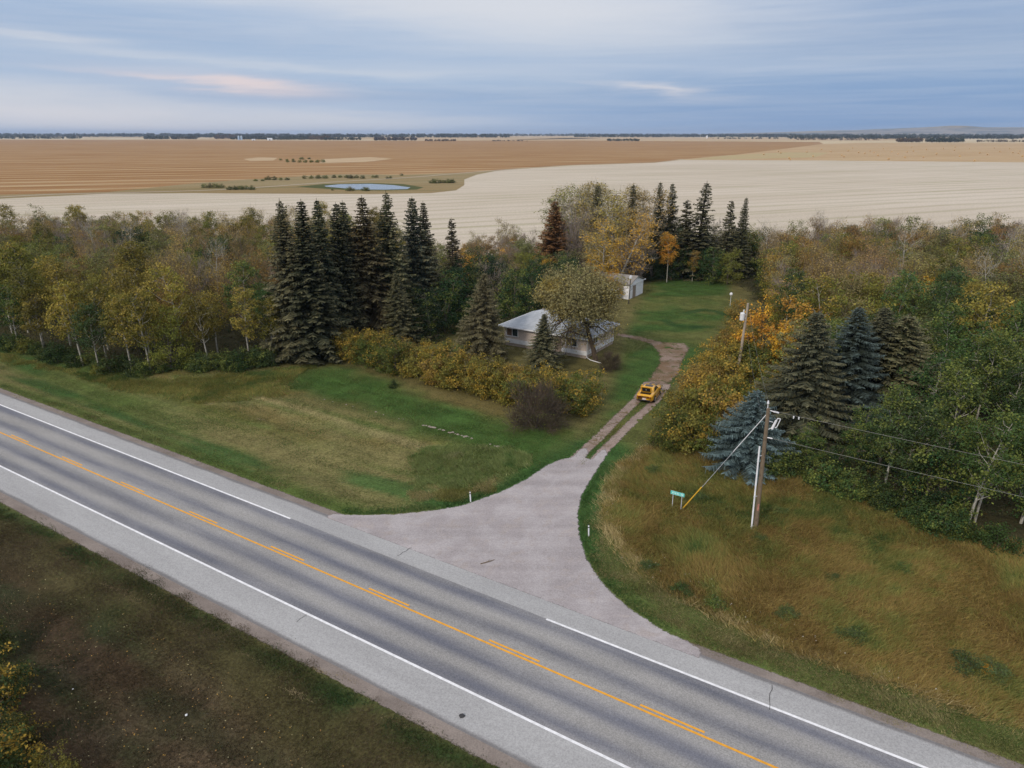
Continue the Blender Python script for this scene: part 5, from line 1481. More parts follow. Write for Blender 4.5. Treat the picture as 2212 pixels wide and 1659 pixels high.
def window(x, w_, h_, z, side='front'):
    y = -0.02
    w0 = MB()
    Mx = Matrix.Identity(4) if side == 'front' else Matrix.Translation((HL, 0, 0)) @ Matrix.Rotation(math.pi / 2, 4, 'Z')
    for a, b in (((x - w_ / 2 - 0.04, y, z), (0.08, 0.10, h_ + 0.16)), ((x + w_ / 2 + 0.04, y, z), (0.08, 0.10, h_ + 0.16)), ((x, y, z + h_ / 2 + 0.04), (w_, 0.10, 0.08)), ((x, y - 0.02, z - h_ / 2 - 0.04), (w_ + 0.3, 0.16, 0.08)), ((x, y, z), (0.06, 0.09, h_))):
        w0.box(a, b, 0, Mx)
    wo_ = w0.build('window', M['white'], house)
    MB().box((x + w_ / 4 + 0.01, y - 0.004, z), (w_ / 2 - 0.05, 0.05, h_), 0, Mx).build('pane', M['glass'], wo_)
    MB().box((x - w_ / 4 - 0.01, y - 0.004, z), (w_ / 2 - 0.05, 0.05, h_), 0, Mx).build('curtained_pane', M['curtain'], wo_)
window(1.35, 1.75, 1.0, 1.98)
window(6.3, 2.2, 1.0, 1.98)
window(10.6, 1.6, 1.0, 1.98)
window(2.6, 1.4, 0.9, 2.0, 'side')
dr = MB().box((8.6, -0.03, 1.35), (0.95, 0.08, 2.05)).build('door', M['door'], house)
MB().box((8.95, -0.09, 1.3), (0.05, 0.06, 0.14)).build('handle', M['galv'], dr)
MB().box((8.6, -0.75, 0.30), (2.6, 1.35, 0.12)).box((8.6, -1.55, 0.15), (2.2, 0.35, 0.1)).build('porch_step', M['grey_board'], house)

# ------------------------------------------------------------------ the leaning willow before the house
def gen_willow(seed=5):
    rng = np.random.default_rng(seed)
    T = np.array([(0, 0, 0), (-0.35, 0.1, 1.6), (-0.9, 0.1, 3.2), (-1.3, 0.2, 4.6), (-2.1, 0.3, 6.4), (-2.9, 0.4, 8.2), (-3.3, 0.4, 9.6)])
    br = [(T, np.array([0.42, 0.34, 0.31, 0.30, 0.22, 0.15, 0.08]))]
    b2 = np.array([(-1.3, 0.2, 4.6), (-0.3, 0.4, 6.2), (0.5, 0.4, 8.0), (0.9, 0.5, 9.4)])
    b3 = np.array([(-0.9, 0.1, 3.2), (-2.2, -0.4, 3.7), (-3.6, -0.8, 4.3), (-4.6, -0.9, 5.6)])
    br += [(b2, np.array([0.20, 0.15, 0.11, 0.06])), (b3, np.array([0.15, 0.12, 0.08, 0.05]))]
    nodes = np.concatenate([T[3:], b2[1:], b3[2:]])
    lobes = []
    for i in range(58):
        a = i * 2.399; ph = 1 - 2 * (i + 0.5) / 58
        d = np.array([math.cos(a) * math.sqrt(1 - ph * ph), math.sin(a) * math.sqrt(1 - ph * ph), ph])
        c = np.array([-2.2, 0.4, 8.7]) + d * np.array([5.6, 4.6, 3.1]) * rng.uniform(0.62, 1.0)
        lobes.append(c)
    for k in range(26):
        lobes.append(np.array([rng.uniform(-6.5, 1.8), rng.uniform(-1.8, 0.8), rng.uniform(2.6, 6.0)]))
    lobes = np.array(lobes)
    for c in lobes:
        nn = nodes[np.argmin(((nodes - c) ** 2).sum(1) + 1.5 * (nodes[:, 2] > c[2]))]
        md = (nn + c) / 2 + np.array([0, 0, 0.5])
        br.append((np.stack([nn, md, c]), np.array([0.09, 0.06, 0.02])))
    V, F = np_tubes(br, 6)
    tw = 3400
    A = lobes[rng.integers(0, len(lobes), tw)] + rng.normal(0, 0.55, (tw, 3))
    d = unit(rng.normal(size=(tw, 3)) + unit(A - np.array([-2.2, 0.4, 7.0])) * 0.9)
    V2, F2 = slivers(A, A + d * rng.uniform(0.5, 1.3, (tw, 1)), rng.uniform(0.02, 0.045, tw), rng)
    tm = mesh_np('willow_trunk', np.concatenate([V, V2]), np.concatenate([F, F2 + len(V)])); tm.materials.append(M['bark_brown'])
    per = np.where(np.arange(len(lobes)) < 58, 420, 90)
    ix = np.repeat(np.arange(len(lobes)), per)
    sub = lobes[ix] + rng.normal(0, 0.62, (len(ix), 3))
    nrm = unit(rng.normal(size=sub.shape) * 0.9 + unit(sub - np.array([-2.2, 0.4, 7.5])) * 0.6 + np.array([0, 0, 0.4]))
    Vl, Fl = quads(sub, nrm, rng.uniform(0.16, 0.34, len(sub)), rng, 0.5)
    lv = np.stack([rng.uniform(0, 1, len(sub)), np.clip(rng.uniform(0, 1, len(lobes))[ix] + rng.normal(0, 0.1, len(sub)), 0, 1), np.zeros(len(sub))], 1)
    cm = mesh_np('willow_crown', Vl, Fl, face_attr={'lv': lv}); cm.materials.append(M['leaf'])
    return tm, cm
x, y = G(1287, 780)
plant('willow_tree', gen_willow(), x, y, 1.0, 0.0, (0.215, 0.190, 0.085), 'tree', None, 'large tan leaved willow leaning over the house with a thick dark trunk')

# ------------------------------------------------------------------ sheds, lamps
def shed(name, s, n, Ls, Dn, h, rise, label, wallm, roofm, ov=0.3, turn=0.0):
    x, y = from_sn(s, n)
    o = tag(empty(name, (x, y, 0), RA + turn), label, 'shed')
    def wl(a, b, nm='wall'):
        return MB().box(a, b).build(nm, wallm, o)
    wl((Ls / 2, 0.06, h / 2), (Ls, 0.12, h)); wl((Ls / 2, Dn - 0.06, h / 2), (Ls, 0.12, h)); wl((0.06, Dn / 2, h / 2), (0.12, Dn - 0.26, h)); wl((Ls - 0.06, Dn / 2, h / 2), (0.12, Dn - 0.26, h))
    # gable roof, ridge along the depth
    v = [(-ov, -ov, h), (Ls / 2, -ov, h + rise), (Ls + ov, -ov, h), (-ov, Dn + ov, h), (Ls / 2, Dn + ov, h + rise), (Ls + ov, Dn + ov, h)]
    v += [(a, b, c + 0.1) for a, b, c in v]
    f = [(6, 7, 10, 9), (7, 8, 11, 10), (0, 3, 4, 1), (1, 4, 5, 2), (0, 1, 7, 6), (1, 2, 8, 7), (3, 9, 10, 4), (4, 10, 11, 5), (0, 6, 9, 3), (2, 5, 11, 8)]
    rf = MB().add(v, f).build('roof', roofm, o)
    MB().add([(0, 0.005, h), (Ls, 0.005, h), (Ls / 2, 0.005, h + rise)], [(0, 1, 2)]).add([(0, Dn - 0.005, h), (Ls / 2, Dn - 0.005, h + rise), (Ls, Dn - 0.005, h)], [(0, 1, 2)]).build('gable', wallm, o)
    MB().box((Ls / 2, -ov - 0.03, h + 0.04), (Ls + 2 * ov, 0.05, 0.16)).build('fascia', M['white'], o)
    d_ = MB().box((Ls * 0.35, -0.03, h * 0.42), (1.3, 0.07, h * 0.84)).build('door', M['door'], o)
    MB().box((Ls * 0.35 + 0.5, -0.08, h * 0.42), (0.05, 0.06, 0.16)).build('handle', M['galv'], d_)
    return o
sh1 = shed('shed', -48.6, 117.0, 6.5, 8.0, 2.6, 1.1, 'grey roofed shed with white end wall half hidden behind the willow', M['white'], M['grey_board'], 0.3, math.pi / 2)
lt = MB().box((-1.5, 3.6, 2.0), (2.9, 4.6, 0.12)).box((-2.98, 3.6, 1.95), (0.1, 4.7, 0.22)).build('lean_to_roof', M['white'], sh1)
for xx in (1.5, 5.7):
    MB().box((-2.85, xx, 0.97), (0.12, 0.12, 1.94)).build('post', M['dark_metal'], sh1)
sx, sy = G(1684, 806)
ss_, sn_ = to_sn(sx, sy)
shed('shed', ss_, sn_, 3.2, 3.0, 2.1, 0.6, 'small grey shed glimpsed between golden shrubs and grey green spruce', M['grey_board'], M['shingle'], 0.35)

x, y = G(1358, 656)
lp_ = tag(empty('lamp_post', (x, y, 0)), 'dark yard lamp post with white head beside the shed', 'lamp')
MB().tube([(0, 0, 0), (0.1, 0, 4.3)], [0.10, 0.075], 8).build('post', M['dark_metal'], lp_)
MB().lathe([(0.08, 4.3), (0.24, 4.42), (0.27, 4.62), (0.12, 4.78)], 12, Matrix.Translation((0.1, 0, 0))).build('lamp_head', M['porcelain'], lp_)
MB().lathe([(0.30, 4.78), (0.18, 4.9), (0.05, 4.98)], 12, Matrix.Translation((0.1, 0, 0))).build('cap', M['galv'], lp_)
x, y = G(1577, 660)
lp2 = tag(empty('lamp_post', (x, y, 0)), 'short post with white globe lamp at the right side of the lawn', 'lamp')
MB().tube([(0, 0, 0), (0, 0, 1.75)], 0.05, 8).build('post', M['galv'], lp2)
MB().lathe([(0.06, 1.7), (0.22, 1.82), (0.28, 2.0), (0.22, 2.18), (0.07, 2.28)], 14).build('globe', M['porcelain'], lp2, True)

# ------------------------------------------------------------------ power poles, wires, guy
b1 = G3(1632, 1140)
t1_ = at_depth(1660, 882, b1.y)
def power_pole(base, top, label, mat, hard=True):
    o = tag(empty('power_pole', base), label, 'power pole', 'wooden power poles')
    v = top - base
    pts = [v * k for k in (0, 0.25, 0.5, 0.75, 1.0)]
    MB().tube(pts, [0.175, 0.165, 0.155, 0.14, 0.125], 12).build('pole', mat, o)
    return o, v
pole1, v1 = power_pole(b1, t1_, 'weathered wooden power pole in the tall grass beside the blue spruce', M['wood_pole'])
def on1(f, dx=0.0, dy=0.0, dz=0.0):
    return v1 * f + Vector((dx, dy, dz))
cd = Vector((-0.34, -0.12, 0))
pipe = MB().tube([cd + Vector((0, 0, -0.05)), cd * 1.15 + v1 * 0.70], 0.062, 10).build('conduit', M['white'], pole1)
for f in (0.02, 0.28, 0.62):
    MB().tube([v1 * f + Vector((0.1, 0.05, 0)), v1 * f + cd * 1.35], 0.03, 6).build('bracket', M['galv'], pole1)
tagp = MB().box(on1(0.19, -0.03, -0.165), (0.12, 0.012, 0.55)).build('marker_plate', plain('faded_red_plate', (0.50, 0.22, 0.17), 0.6), pole1)
RDv = Vector((RD[0], RD[1], 0))
ins = MB().tube([on1(0.985) + RDv * 0.13, on1(0.985) + RDv * 0.75 + Vector((0, 0, -0.06))], [0.03, 0.045], 8)
for k in range(5):
    p = on1(0.985) + RDv * (0.38 + 0.07 * k) + Vector((0, 0, -0.035)); ins.tube([p, p + RDv * 0.03], [0.085, 0.05], 10)
ins.build('insulator', M['porcelain'], pole1)
ins2 = MB().tube([on1(0.77) + RDv * 0.14, on1(0.77) + RDv * 0.5], [0.04, 0.05], 8).build('insulator', M['porcelain'], pole1)
MB().tube([on1(1.0, -0.03, 0.05, -0.1), on1(1.0, -0.05, 0.06, 0.35)], 0.03, 8).tube([on1(1.0, -0.05, 0.06, 0.35), on1(1.0, -0.05, 0.06, 0.55)], [0.09, 0.05], 10).build('pin_insulator', M['porcelain'], pole1)
co_ = MB()
co_.tube([on1(0.90, 0.1), on1(0.89, 0.42)], 0.025, 6); co_.tube([on1(0.83, 0.1), on1(0.845, 0.38)], 0.025, 6)
co_.tube([on1(0.835, 0.40), on1(0.905, 0.66)], [0.10, 0.08], 10)
for a, b in (((0.87, 0.55), (0.92, 0.73)), ((0.92, 0.73), (0.915, 0.95)), ((0.915, 0.95), (0.85, 0.74)), ((0.85, 0.74), (0.845, 0.60))):
    co_.tube([on1(*a), on1(*b)], 0.035, 6)
co_.build('fuse_cutout', M['porcelain'], pole1)
# second pole with the transformer
t2 = at_depth(1616, 655, 81.5)
b2_ = Vector((t2.x - 0.35, 81.5, 0))
pole2, v2 = power_pole(b2_, t2, 'pale wooden power pole with white transformer among golden shrubs', M['wood_pale'])
tr_ = MB().lathe([(0.22, 0), (0.27, 0.06), (0.27, 0.86), (0.22, 0.94)], 14, Matrix.Translation(v2 * 0.83 + Vector((-0.50, -0.15, -0.45)))).build('transformer', M['porcelain'], pole2)
MB().tube([v2 * 0.83 + Vector((-0.42, -0.2, 0.47)), v2 * 0.83 + Vector((-0.38, -0.2, 0.85))], [0.07, 0.09], 8).build('bushing', M['porcelain'], tr_)
MB().box(v2 * 0.83 + Vector((-0.2, -0.08, 0.2)), (0.35, 0.08, 0.1)).box(v2 * 0.83 + Vector((-0.2, -0.08, -0.2)), (0.35, 0.08, 0.1)).build('bracket', M['galv'], pole2)
# the next pole along the line, past the picture edge
b3_ = b1 + RDv * 58; b3_.z = 0
pole3, v3 = power_pole(b3_, b3_ + Vector((0, 0, 9.7)), 'wooden power pole where the roadside wires run out of the picture', M['wood_pole'])
def cable(name, a, b, sag, label, r=0.008, group='overhead wires'):
    pts = [a.lerp(b, k / 20) - Vector((0, 0, sag * 4 * (k / 20) * (1 - k / 20))) for k in range(21)]
    return tag(MB().tube(pts, r, 5).build(name, M['wire']), label, 'wire', group)
cable('overhead_wire', t1_ - v1 * 0.015 + RDv * 0.75, b3_ + v3 * 0.985, 0.55, 'upper overhead wire running right from the roadside pole', 0.010)
cable('overhead_wire', b1 + v1 * 0.77 + RDv * 0.5, b3_ + v3 * 0.77, 0.55, 'lower overhead wire running right from the roadside pole', 0.010)
cable('overhead_wire', t1_ + Vector((-0.05, 0.06, 0.5)), t2, 0.5, 'top wire climbing from roadside pole to transformer pole')
cable('overhead_wire', b1 + v1 * 0.86 + Vector((-0.15, 0.1, 0)), b2_ + v2 * 0.80, 0.7, 'slack lower wire between roadside pole and transformer pole')
for k, f in enumerate((0.030, 0.036)):
    p = (t1_ - v1 * 0.015).lerp(b3_ + v3 * 0.985, f) + Vector((0, 0, -0.10))
    MB().tube([p - Vector((b1.x, b1.y, b1.z)), p - b1 + Vector((0.0, 0, -0.16))], [0.06, 0.04], 8).build('line_clamp', M['porcelain'], pole1)
ga = G3(1474, 1099)
gt = b1 + v1 * 0.965
guy = tag(empty('guy_wire', ga), 'slanting guy wire with yellow guard left of the roadside pole', 'wire')
dv_ = gt - ga
MB().tube([Vector((0, 0, -0.05)), dv_], 0.018, 6).build('strand', M['galv'], guy)
MB().tube([dv_ * 0.62, dv_ * 0.985], 0.03, 6).build('insulator_rod', M['porcelain'], guy)
MB().tube([dv_ * 0.01, dv_ * 0.245], 0.045, 8).build('guard', M['guard'], guy)

# ------------------------------------------------------------------ sign, marker posts
x, y = G(1461, 1098)
sg = tag(empty('road_sign', (x, y, float(gz(x, y))), RA), 'small faded green name sign on two pale posts in tall grass', 'sign')
for sx_ in (-0.36, 0.36):
    MB().box((sx_, 0.03, 0.72), (0.055, 0.04, 1.45)).build('post', M['galv'], sg)
pn = MB().box((0, -0.012, 1.30), (1.12, 0.03, 0.30)).build('panel', M['sign_face'], sg)
tx = MB()
for cx_, wds in ((-0.38, 0.10), (-0.27, 0.06), (-0.16, 0.12), (0.02, 0.14), (0.13, 0.05), (0.30, 0.08), (0.42, 0.12)):
    tx.box((cx_, -0.031, 1.30), (wds, 0.006, 0.13 if wds > 0.07 else 0.09))
tx.box((0, -0.031, 1.425), (1.06, 0.006, 0.018)); tx.box((0, -0.031, 1.175), (1.06, 0.006, 0.018))
tx.build('worn_lettering', M['sign_text'], pn)
for (px, py, lab) in ((1016, 1084, 'white marker post with black band left of the driveway mouth'), (1271, 1158, 'white marker post with black band right of the driveway mouth')):
    x, y = G(px, py)
    o = tag(empty('marker_post', (x, y, float(gz(x, y)))), lab, 'post', 'marker posts at the driveway')
    MB().tube([(0.03, 0, -0.1), (0, 0, 0.72)], 0.055, 10).build('post', M['white'], o)
    MB().tube([(0, 0, 0.72), (-0.004, 0, 0.80)], 0.058, 10).build('black_band', M['black'], o)
    MB().tube([(-0.004, 0, 0.80), (-0.008, 0, 0.93)], [0.055, 0.045], 10).build('top', M['white'], o)
    MB().tube([(-0.008, 0, 0.93), (-0.008, 0, 0.97)], [0.05, 0.02], 10).build('cap', M['black'], o)
#@@CAR
# ------------------------------------------------------------------ the yellow coupe with its boot open (local x forward, y left)
def car_paint():
    m, nt, q = new_mat('yellow_car_paint')
    n = q.noise(obj_co(nt), 3.0, 3, 0.5)
    finish(nt, princ(nt, q.mix(q.mr(n, 0.3, 0.7), (0.66, 0.335, 0.012), (0.72, 0.375, 0.018)), 0.28, 0, 0.5, None, 0.6))
    return m
M['paint'] = car_paint()
M['alloy'] = plain('alloy_wheel', (0.62, 0.62, 0.64), 0.3, 0.6, 0.08, 5)
M['tail_red'] = plain('tail_lamp', (0.16, 0.018, 0.015), 0.25, 0, 0.1, 5)
M['stripe'] = plain('grey_black_stripe', (0.045, 0.045, 0.05), 0.35, 0, 0.1, 5)
M['plate'] = plain('licence_plate', (0.72, 0.60, 0.58), 0.5, 0, 0.08, 8)
cx, cy = G(1402, 857)
heading = math.atan2(RUT_B[-1][1] - RUT_A[8][1], RUT_B[-1][0] - RUT_A[8][0])
car = tag(empty('car', (cx, cy, 0.035), R(66)), 'yellow two door coupe with black bonnet stripes and open boot on the driveway', 'car')
ST = [(-2.42, 0.74, 0.36, 0.80, 0.84), (-2.34, 0.86, 0.30, 0.88, 0.92), (-2.10, 0.93, 0.24, 0.95, 0.985), (-1.75, 0.955, 0.20, 0.985, 1.01), (-1.40, 0.965, 0.20, 0.985, 1.01), (-0.9, 0.945, 0.19, 0.955, 0.985),
      (-0.2, 0.93, 0.18, 0.93, 0.95), (0.5, 0.93, 0.18, 0.915, 0.94), (0.95, 0.94, 0.19, 0.905, 0.94), (1.45, 0.95, 0.20, 0.875, 0.92), (1.95, 0.925, 0.22, 0.815, 0.865), (2.25, 0.86, 0.27, 0.74, 0.79), (2.40, 0.74, 0.33, 0.64, 0.68), (2.44, 0.62, 0.38, 0.58, 0.60)]
def section(x, w_, zb, zs, zt):
    half = [(0.0, zb), (w_ * 0.84, zb), (w_ * 0.97, zb + 0.10), (w_, zb + 0.30), (w_ * 0.965, zs - 0.12), (w_ * 0.90, zs), (w_ * 0.62, zt - 0.01), (0.0, zt)]
    pts = [(x, -a, b) for a, b in half] + [(x, a, b) for a, b in reversed(half[1:-1])]
    return pts
V, F = [], []
for s_i in ST: V += section(*s_i)
nk = len(section(*ST[0]))
for i in range(len(ST) - 1):
    boot = -2.2 < ST[i][0] < -1.45
    for k in range(nk):
        k2 = (k + 1) % nk
        if boot and k in (6, 7): continue
        F.append((i * nk + k, i * nk + k2, (i + 1) * nk + k2, (i + 1) * nk + k))
F.append(tuple(range(nk))); F.append(tuple(reversed(range((len(ST) - 1) * nk, len(ST) * nk))))
body = MB().add(V, F).build('body', M['paint'], car, True)
MB().box((-1.75, 0, 0.60), (0.70, 1.14, 0.02)).box((-1.41, 0, 0.79), (0.02, 1.14, 0.38)).box((-2.09, 0, 0.78), (0.02, 1.14, 0.36)).box((-1.75, 0.58, 0.79), (0.70, 0.02, 0.38)).box((-1.75, -0.58, 0.79), (0.70, 0.02, 0.38)).build('boot_well', M['black'], car)
# cabin
B0 = [(-1.42, 0.80, 0.985), (1.02, 0.78, 0.925)]
cab = []
for x_, w_, z_ in ((-1.42, 0.80, 0.97), (-0.62, 0.61, 1.345), (-0.15, 0.60, 1.375), (0.22, 0.60, 1.355), (1.02, 0.78, 0.91)):
    cab += [(x_, -w_, z_), (x_, w_, z_)]
loB = [(-1.42, -0.86, 0.90), (-1.42, 0.86, 0.90), (1.02, -0.86, 0.86), (1.02, 0.86, 0.86)]
vs = cab + loB
MB().add(vs, [(0, 2, 3, 1), (2, 4, 5, 3), (4, 6, 7, 5), (6, 8, 9, 7), (10, 12, 8, 6, 4, 2, 0), (1, 3, 5, 7, 9, 13, 11), (0, 1, 11, 10), (8, 12, 13, 9)]).build('roof', M['paint'], car)
def quadpanel(p, mat, nm, parent=car, off=0.012):
    a, b, c_, d_ = [Vector(q_) for q_ in p]
    n_ = (b - a).cross(d_ - a).normalized() * off
    top = [q_ + n_ for q_ in (a, b, c_, d_)]
    return MB().add([a, b, c_, d_] + top, [(4, 5, 6, 7), (0, 1, 5, 4), (1, 2, 6, 5), (2, 3, 7, 6), (3, 0, 4, 7)]).build(nm, mat, parent)
quadpanel([(-1.36, -0.70, 1.0), (-0.68, -0.55, 1.318), (-0.68, 0.55, 1.318), (-1.36, 0.70, 1.0)][::-1], M['glass'], 'rear_window')
quadpanel([(0.28, 0.54, 1.32), (0.28, -0.54, 1.32), (0.96, -0.70, 0.95), (0.96, 0.70, 0.95)][::-1], M['glass'], 'windscreen')
for sgn in (-1, 1):
    P4 = [(-0.98, sgn * 0.775, 1.02), (0.72, sgn * 0.785, 0.985), (0.20, sgn * 0.645, 1.295), (-0.52, sgn * 0.650, 1.295)]
    quadpanel(P4 if sgn < 0 else P4[::-1], M['glass'], 'side_window', off=0.03)
    mr = MB().box((0.68, sgn * 1.0, 0.98), (0.14, 0.20, 0.12)).build('mirror', M['paint'], car)
    quadpanel([(1.0, sgn * 0.12, 0.957), (2.2, sgn * 0.12, 0.822), (2.2, sgn * 0.46, 0.818), (1.0, sgn * 0.46, 0.952)] if sgn > 0 else [(1.0, sgn * 0.46, 0.952), (2.2, sgn * 0.46, 0.818), (2.2, sgn * 0.12, 0.822), (1.0, sgn * 0.12, 0.957)], M['stripe'], 'bonnet_stripe')
    for yy in (0.44, 0.68):
        MB().box((-2.385, sgn * yy, 0.755), (0.10, 0.19, 0.12)).build('tail_lamp', M['tail_red'], car)
    MB().box((2.36, sgn * 0.58, 0.60), (0.10, 0.26, 0.12)).build('headlamp', M['alloy'], car)
    MB().box((0.15, sgn * 0.965, 0.24), (2.3, 0.05, 0.10)).build('sill', M['paint'], car)
    for wx in (-1.42, 1.42):
        wy = sgn * 0.86
        Mw = Matrix.Translation((wx, wy, 0.345)) @ Matrix.Rotation(math.pi / 2, 4, 'X')
        MB().lathe([(0.40, -0.135), (0.40, 0.135)], 20, Mw).build('wheel_arch', M['black'], car)
        wh = MB().lathe([(0.24, -0.12), (0.33, -0.13), (0.345, -0.08), (0.345, 0.08), (0.33, 0.13), (0.24, 0.12)], 20, Matrix.Translation((wx, wy + sgn * 0.03, 0.345)) @ Matrix.Rotation(math.pi / 2, 4, 'X')).build('wheel', M['black'], car, False)
        rm = MB()
        for k in range(5):
            a = k * 2 * math.pi / 5
            rm.box((0, 0.12, 0), (0.06, 0.20, 0.05), 0, Matrix.Translation((wx, wy + sgn * 0.135, 0.345)) @ Matrix.Rotation(math.pi / 2, 4, 'X') @ Matrix.Rotation(a, 4, 'Z'))
        rm.lathe([(0.215, -0.02), (0.245, -0.025), (0.245, 0.025), (0.215, 0.02)], 20, Matrix.Translation((wx, wy + sgn * 0.135, 0.345)) @ Matrix.Rotation(math.pi / 2, 4, 'X'))
        rm.lathe([(0.05, -0.03), (0.05, 0.03)], 10, Matrix.Translation((wx, wy + sgn * 0.14, 0.345)) @ Matrix.Rotation(math.pi / 2, 4, 'X')).build('rim', M['alloy'], wh)
quadpanel([(-0.50, -0.42, 1.358), (0.05, -0.42, 1.373), (0.05, 0.42, 1.373), (-0.50, 0.42, 1.358)], M['stripe'], 'sunroof', off=0.02)
MB().box((-2.435, 0, 0.52), (0.03, 0.42, 0.20)).build('licence_plate', M['plate'], car)
MB().box((-2.40, 0, 0.40), (0.10, 1.35, 0.12)).build('rear_bumper', M['dark_metal'], car)
LM = Matrix.Translation((-1.45, 0, 1.03)) @ Matrix.Rotation(R(-118), 4, 'Y')
lid = MB().box((0.40, 0, 0.0), (0.80, 1.20, 0.07), 0, LM).build('boot_lid', M['paint'], car)
MB().box((0.38, 0, 0.0), (0.56, 0.90, 0.085), 0, LM @ Matrix.Translation((0, 0, -0.004))).build('boot_lining', M['black'], lid)
MB().box((0.36, 0.0, -0.05), (0.10, 0.10, 0.012), 0, LM).box((0.36, 0.0, 0.05), (0.10, 0.10, 0.012), 0, LM).build('badge', M['porcelain'], lid)

# ------------------------------------------------------------------ stones, litter
ST_PTS = []
for (a, b, n_) in (((913, 919), (965, 932), 8), ((968, 933), (1023, 948), 11), ((1060, 960), (1095, 970), 4), ((700, 862), (900, 914), 9)):
    for k in range(n_):
        f = (k + random.uniform(-0.3, 0.3)) / n_
        ST_PTS.append((a[0] + (b[0] - a[0]) * f, a[1] + (b[1] - a[1]) * f + random.uniform(-1.5, 1.5)))
stone_me = []
for v_ in range(4):
    bm = bmesh.new(); bmesh.ops.create_icosphere(bm, subdivisions=2, radius=0.5)
    rr_ = random.Random(v_)
    for vt in bm.verts:
        vt.co = vt.co * rr_.uniform(0.82, 1.12); vt.co.z *= 0.62
    me = bpy.data.meshes.new('fieldstone'); bm.to_mesh(me); bm.free(); me.materials.append(M['stone']); stone_me.append(me)
for i, (px, py) in enumerate(ST_PTS):
    x, y = G(px, py)
    o = link('fieldstone', stone_me[i % 4]); r_ = random.uniform(0.14, 0.36) * (1.0 if i < 23 else 0.6)
    o.location = (x, y, float(gz(x, y)) + 0.10 * r_); o.scale = (r_ * random.uniform(0.9, 1.6), r_, r_ * 0.8); o.rotation_euler = (0, 0, random.uniform(0, 6.28))
    tag(o, None, 'stone', 'fieldstones lining the lawn'); REG.append((o, 'pale fieldstone', 'pale fieldstones', 'in the broken line across the lawn'))
def rag(px, py, r_, mat, name, label, cat, z=0.08):
    bm = bmesh.new(); bmesh.ops.create_icosphere(bm, subdivisions=2, radius=r_)
    rr_ = random.Random(int(px))
    for vt in bm.verts: vt.co = Vector((vt.co.x * rr_.uniform(0.6, 1.3), vt.co.y * rr_.uniform(0.6, 1.3), vt.co.z * rr_.uniform(0.3, 0.7)))
    me = bpy.data.meshes.new(name); bm.to_mesh(me); bm.free()
    o = link(name, me, mat); x, y = G(px, py); o.location = (x, y, float(gz(x, y)) + z); return tag(o, label, cat)
rag(403, 1547, 0.065, M['porcelain'], 'litter', 'crumpled white litter on the brown near verge', 'litter')
rag(158, 1491, 0.045, M['porcelain'], 'litter', 'small pale scrap near the bushes on the near verge', 'litter')
rag(998, 1548, 0.15, M['dark_metal'], 'lump', 'dark round lump on the near road shoulder', 'debris', 0.06)

x, y = G(1054, 1216)
tag(MB().tube([(x - 0.5, y - 0.2, 0.07), (x, y + 0.02, 0.09), (x + 0.45, y + 0.3, 0.07)], [0.03, 0.035, 0.015], 6).tube([(x, y + 0.02, 0.09), (x + 0.1, y + 0.3, 0.08)], [0.02, 0.01], 5).build('fallen_stick', M['wood_pole']), 'broken brown stick lying on the driveway mouth', 'stick')
# ------------------------------------------------------------------ hay bales
def bale_mesh():
    prof = [(0.10, -0.72), (0.62, -0.76), (0.84, -0.70), (0.90, -0.58), (0.90, -0.2), (0.885, -0.18), (0.90, -0.16), (0.90, 0.18), (0.885, 0.2), (0.90, 0.22), (0.90, 0.58), (0.84, 0.70), (0.62, 0.76), (0.10, 0.72)]
    mb = MB().lathe(prof, 18, Matrix.Translation((0, 0, 0.87)) @ Matrix.Rotation(math.pi / 2, 4, 'Y'))
    me = mb.mesh('hay_bale', True)
    me.materials.append(plain('straw_bale', (0.50, 0.33, 0.16), 0.95, 0, 0.25, 2.5))
    return me
BM_ = bale_mesh()
crop = [(635, 218), (690, 252), (697, 262), (525, 228), (805, 212), (845, 240), (1030, 235), (1045, 242), (1140, 215), (1180, 220), (1215, 205), (1265, 235), (1335, 258), (1355, 210), (1495, 205), (1455, 212), (1560, 245), (1760, 200), (1765, 180),
        (1795, 240), (1890, 270), (1925, 218), (1975, 228), (2055, 210), (2140, 215), (2175, 220), (2185, 205), (2120, 190), (2020, 185), (1690, 190), (1485, 180), (1395, 225), (1240, 215), (1070, 205), (960, 210), (1100, 185), (1440, 247), (1645, 225), (900, 195), (1300, 190), (1580, 195), (1860, 190), (2200, 240), (620, 208)]
for (a, b) in crop:
    x, y = G((2000 + a / 2.212) * 0.73733, (350 + b / 2.212) * 0.73733 + 1.0)
    o = link('hay_bale', BM_); o.location = (x, y, 0.05); o.rotation_euler = (0, 0, random.uniform(0, 3.1)); o.scale = (1.15,) * 3
    tag(o, None, 'hay bale', 'round bales in the tan field'); REG.append((o, 'round straw bale', 'round straw bales', 'in the tan field'))

# ------------------------------------------------------------------ the far farmstead
def silo(px, py, r_, h_, label, mat):
    x, y = G(px, py)
    o = tag(empty('grain_bin', (x, y, 0)), label, 'grain bin', 'grain bins of the far farm')
    mb = MB().lathe([(r_, 0)] + [(r_ * (1 + 0.015 * (k % 2)), h_ * k / 10) for k in range(1, 11)], 18); mb.build('wall', mat, o)
    MB().lathe([(r_ * 1.05, h_), (r_ * 0.5, h_ + r_ * 0.35), (0.4, h_ + r_ * 0.6), (0.3, h_ + r_ * 0.7)], 18).build('roof', M['galv'], o)
M['bin_blue'] = plain('pale_blue_steel', (0.40, 0.52, 0.68), 0.4, 0.2, 0.1, 0.3)
silo(516, 302.4, 4.5, 17, 'pale blue grain bin, left of the pair at the far farm', M['bin_blue'])
silo(522, 302.4, 4.5, 17, 'pale blue grain bin, right of the pair at the far farm', M['bin_blue'])
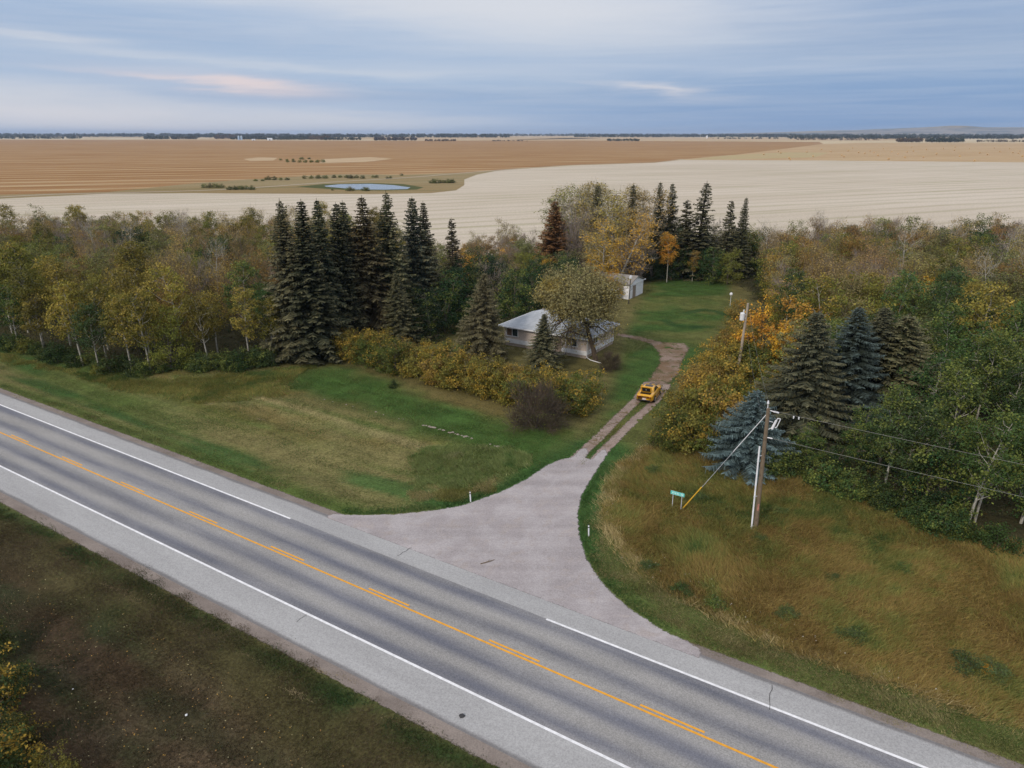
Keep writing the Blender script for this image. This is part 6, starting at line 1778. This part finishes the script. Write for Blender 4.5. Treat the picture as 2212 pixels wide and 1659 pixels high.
silo(1527, 299, 5, 16, 'lone white grain bin on the horizon right of centre', M['white'])
def barn(px, py, L_, D_, h_, label, rz):
    x, y = G(px, py)
    o = tag(empty('barn', (x, y, 0), rz), label, 'barn', 'buildings of the far farm')
    MB().box((0, 0, h_ / 2), (L_, D_, h_)).build('wall', M['white'], o)
    v = [(-L_ / 2 - 0.5, -D_ / 2 - 0.5, h_), (L_ / 2 + 0.5, -D_ / 2 - 0.5, h_), (L_ / 2 + 0.5, D_ / 2 + 0.5, h_), (-L_ / 2 - 0.5, D_ / 2 + 0.5, h_), (-L_ / 2 - 0.5, 0, h_ + D_ * 0.3), (L_ / 2 + 0.5, 0, h_ + D_ * 0.3)]
    MB().add(v, [(0, 1, 5, 4), (2, 3, 4, 5), (0, 4, 3), (1, 2, 5), (3, 2, 1, 0)]).build('roof', M['galv'], o)
    MB().box((0, -D_ / 2 - 0.1, h_ * 0.4), (L_ * 0.2, 0.2, h_ * 0.8)).build('door', M['dark_metal'], o)
barn(583, 303.2, 22, 14, 6, 'white barn in front of the far farm trees', 0.3)
barn(600, 302.0, 16, 12, 9, 'tall white barn at the right end of the far farm', 0.2)
barn(548, 303.6, 14, 9, 4, 'low white shed in front of the far farm trees', 0.1)
barn(2020, 305.4, 24, 12, 6, 'white barn among the ragged shelter belt trees', 0.2)

# ------------------------------------------------------------------ labels that single out each of the look-alikes
ORD = ['first', 'second', 'third', 'fourth', 'fifth', 'sixth', 'seventh', 'eighth', 'ninth', 'tenth', 'eleventh', 'twelfth', 'thirteenth', 'fourteenth', 'fifteenth', 'sixteenth', 'seventeenth', 'eighteenth', 'nineteenth', 'twentieth']
def ordw(i):
    if i < 20: return ORD[i]
    n = i + 1
    return f"{n}{'th' if 10 <= n % 100 <= 20 else {1: 'st', 2: 'nd', 3: 'rd'}.get(n % 10, 'th')}"
bk_ = {}
for o, sg_, pl_, place in REG:
    bk_.setdefault((sg_, pl_, place), []).append(o)
for (sg_, pl_, place), os_ in bk_.items():
    os_.sort(key=lambda o: project(*o.location)[0])
    for i, o in enumerate(os_):
        o['label'] = f"{sg_} {place}" if len(os_) == 1 else f"{ordw(i)} from left of the {pl_} {place}"

# ------------------------------------------------------------------ the air
hz = MB().box((0, 14000, 60), (52000, 36000, 128)).build('haze', None)
hm = bpy.data.materials.new('haze'); hm.use_nodes = True
ht = hm.node_tree; ht.nodes.clear()
vp = nd(ht, 'ShaderNodeVolumePrincipled')
vp.inputs['Color'].default_value = (0.62, 0.76, 1.0, 1)
vp.inputs['Density'].default_value = 0.00005
vp.inputs['Anisotropy'].default_value = 0.0
ho = nd(ht, 'ShaderNodeOutputMaterial'); ht.links.new(vp.outputs[0], ho.inputs['Volume'])
hz.data.materials.append(hm)
tag(hz, 'thin bluish haze over the distant prairie', 'haze', kind='stuff')
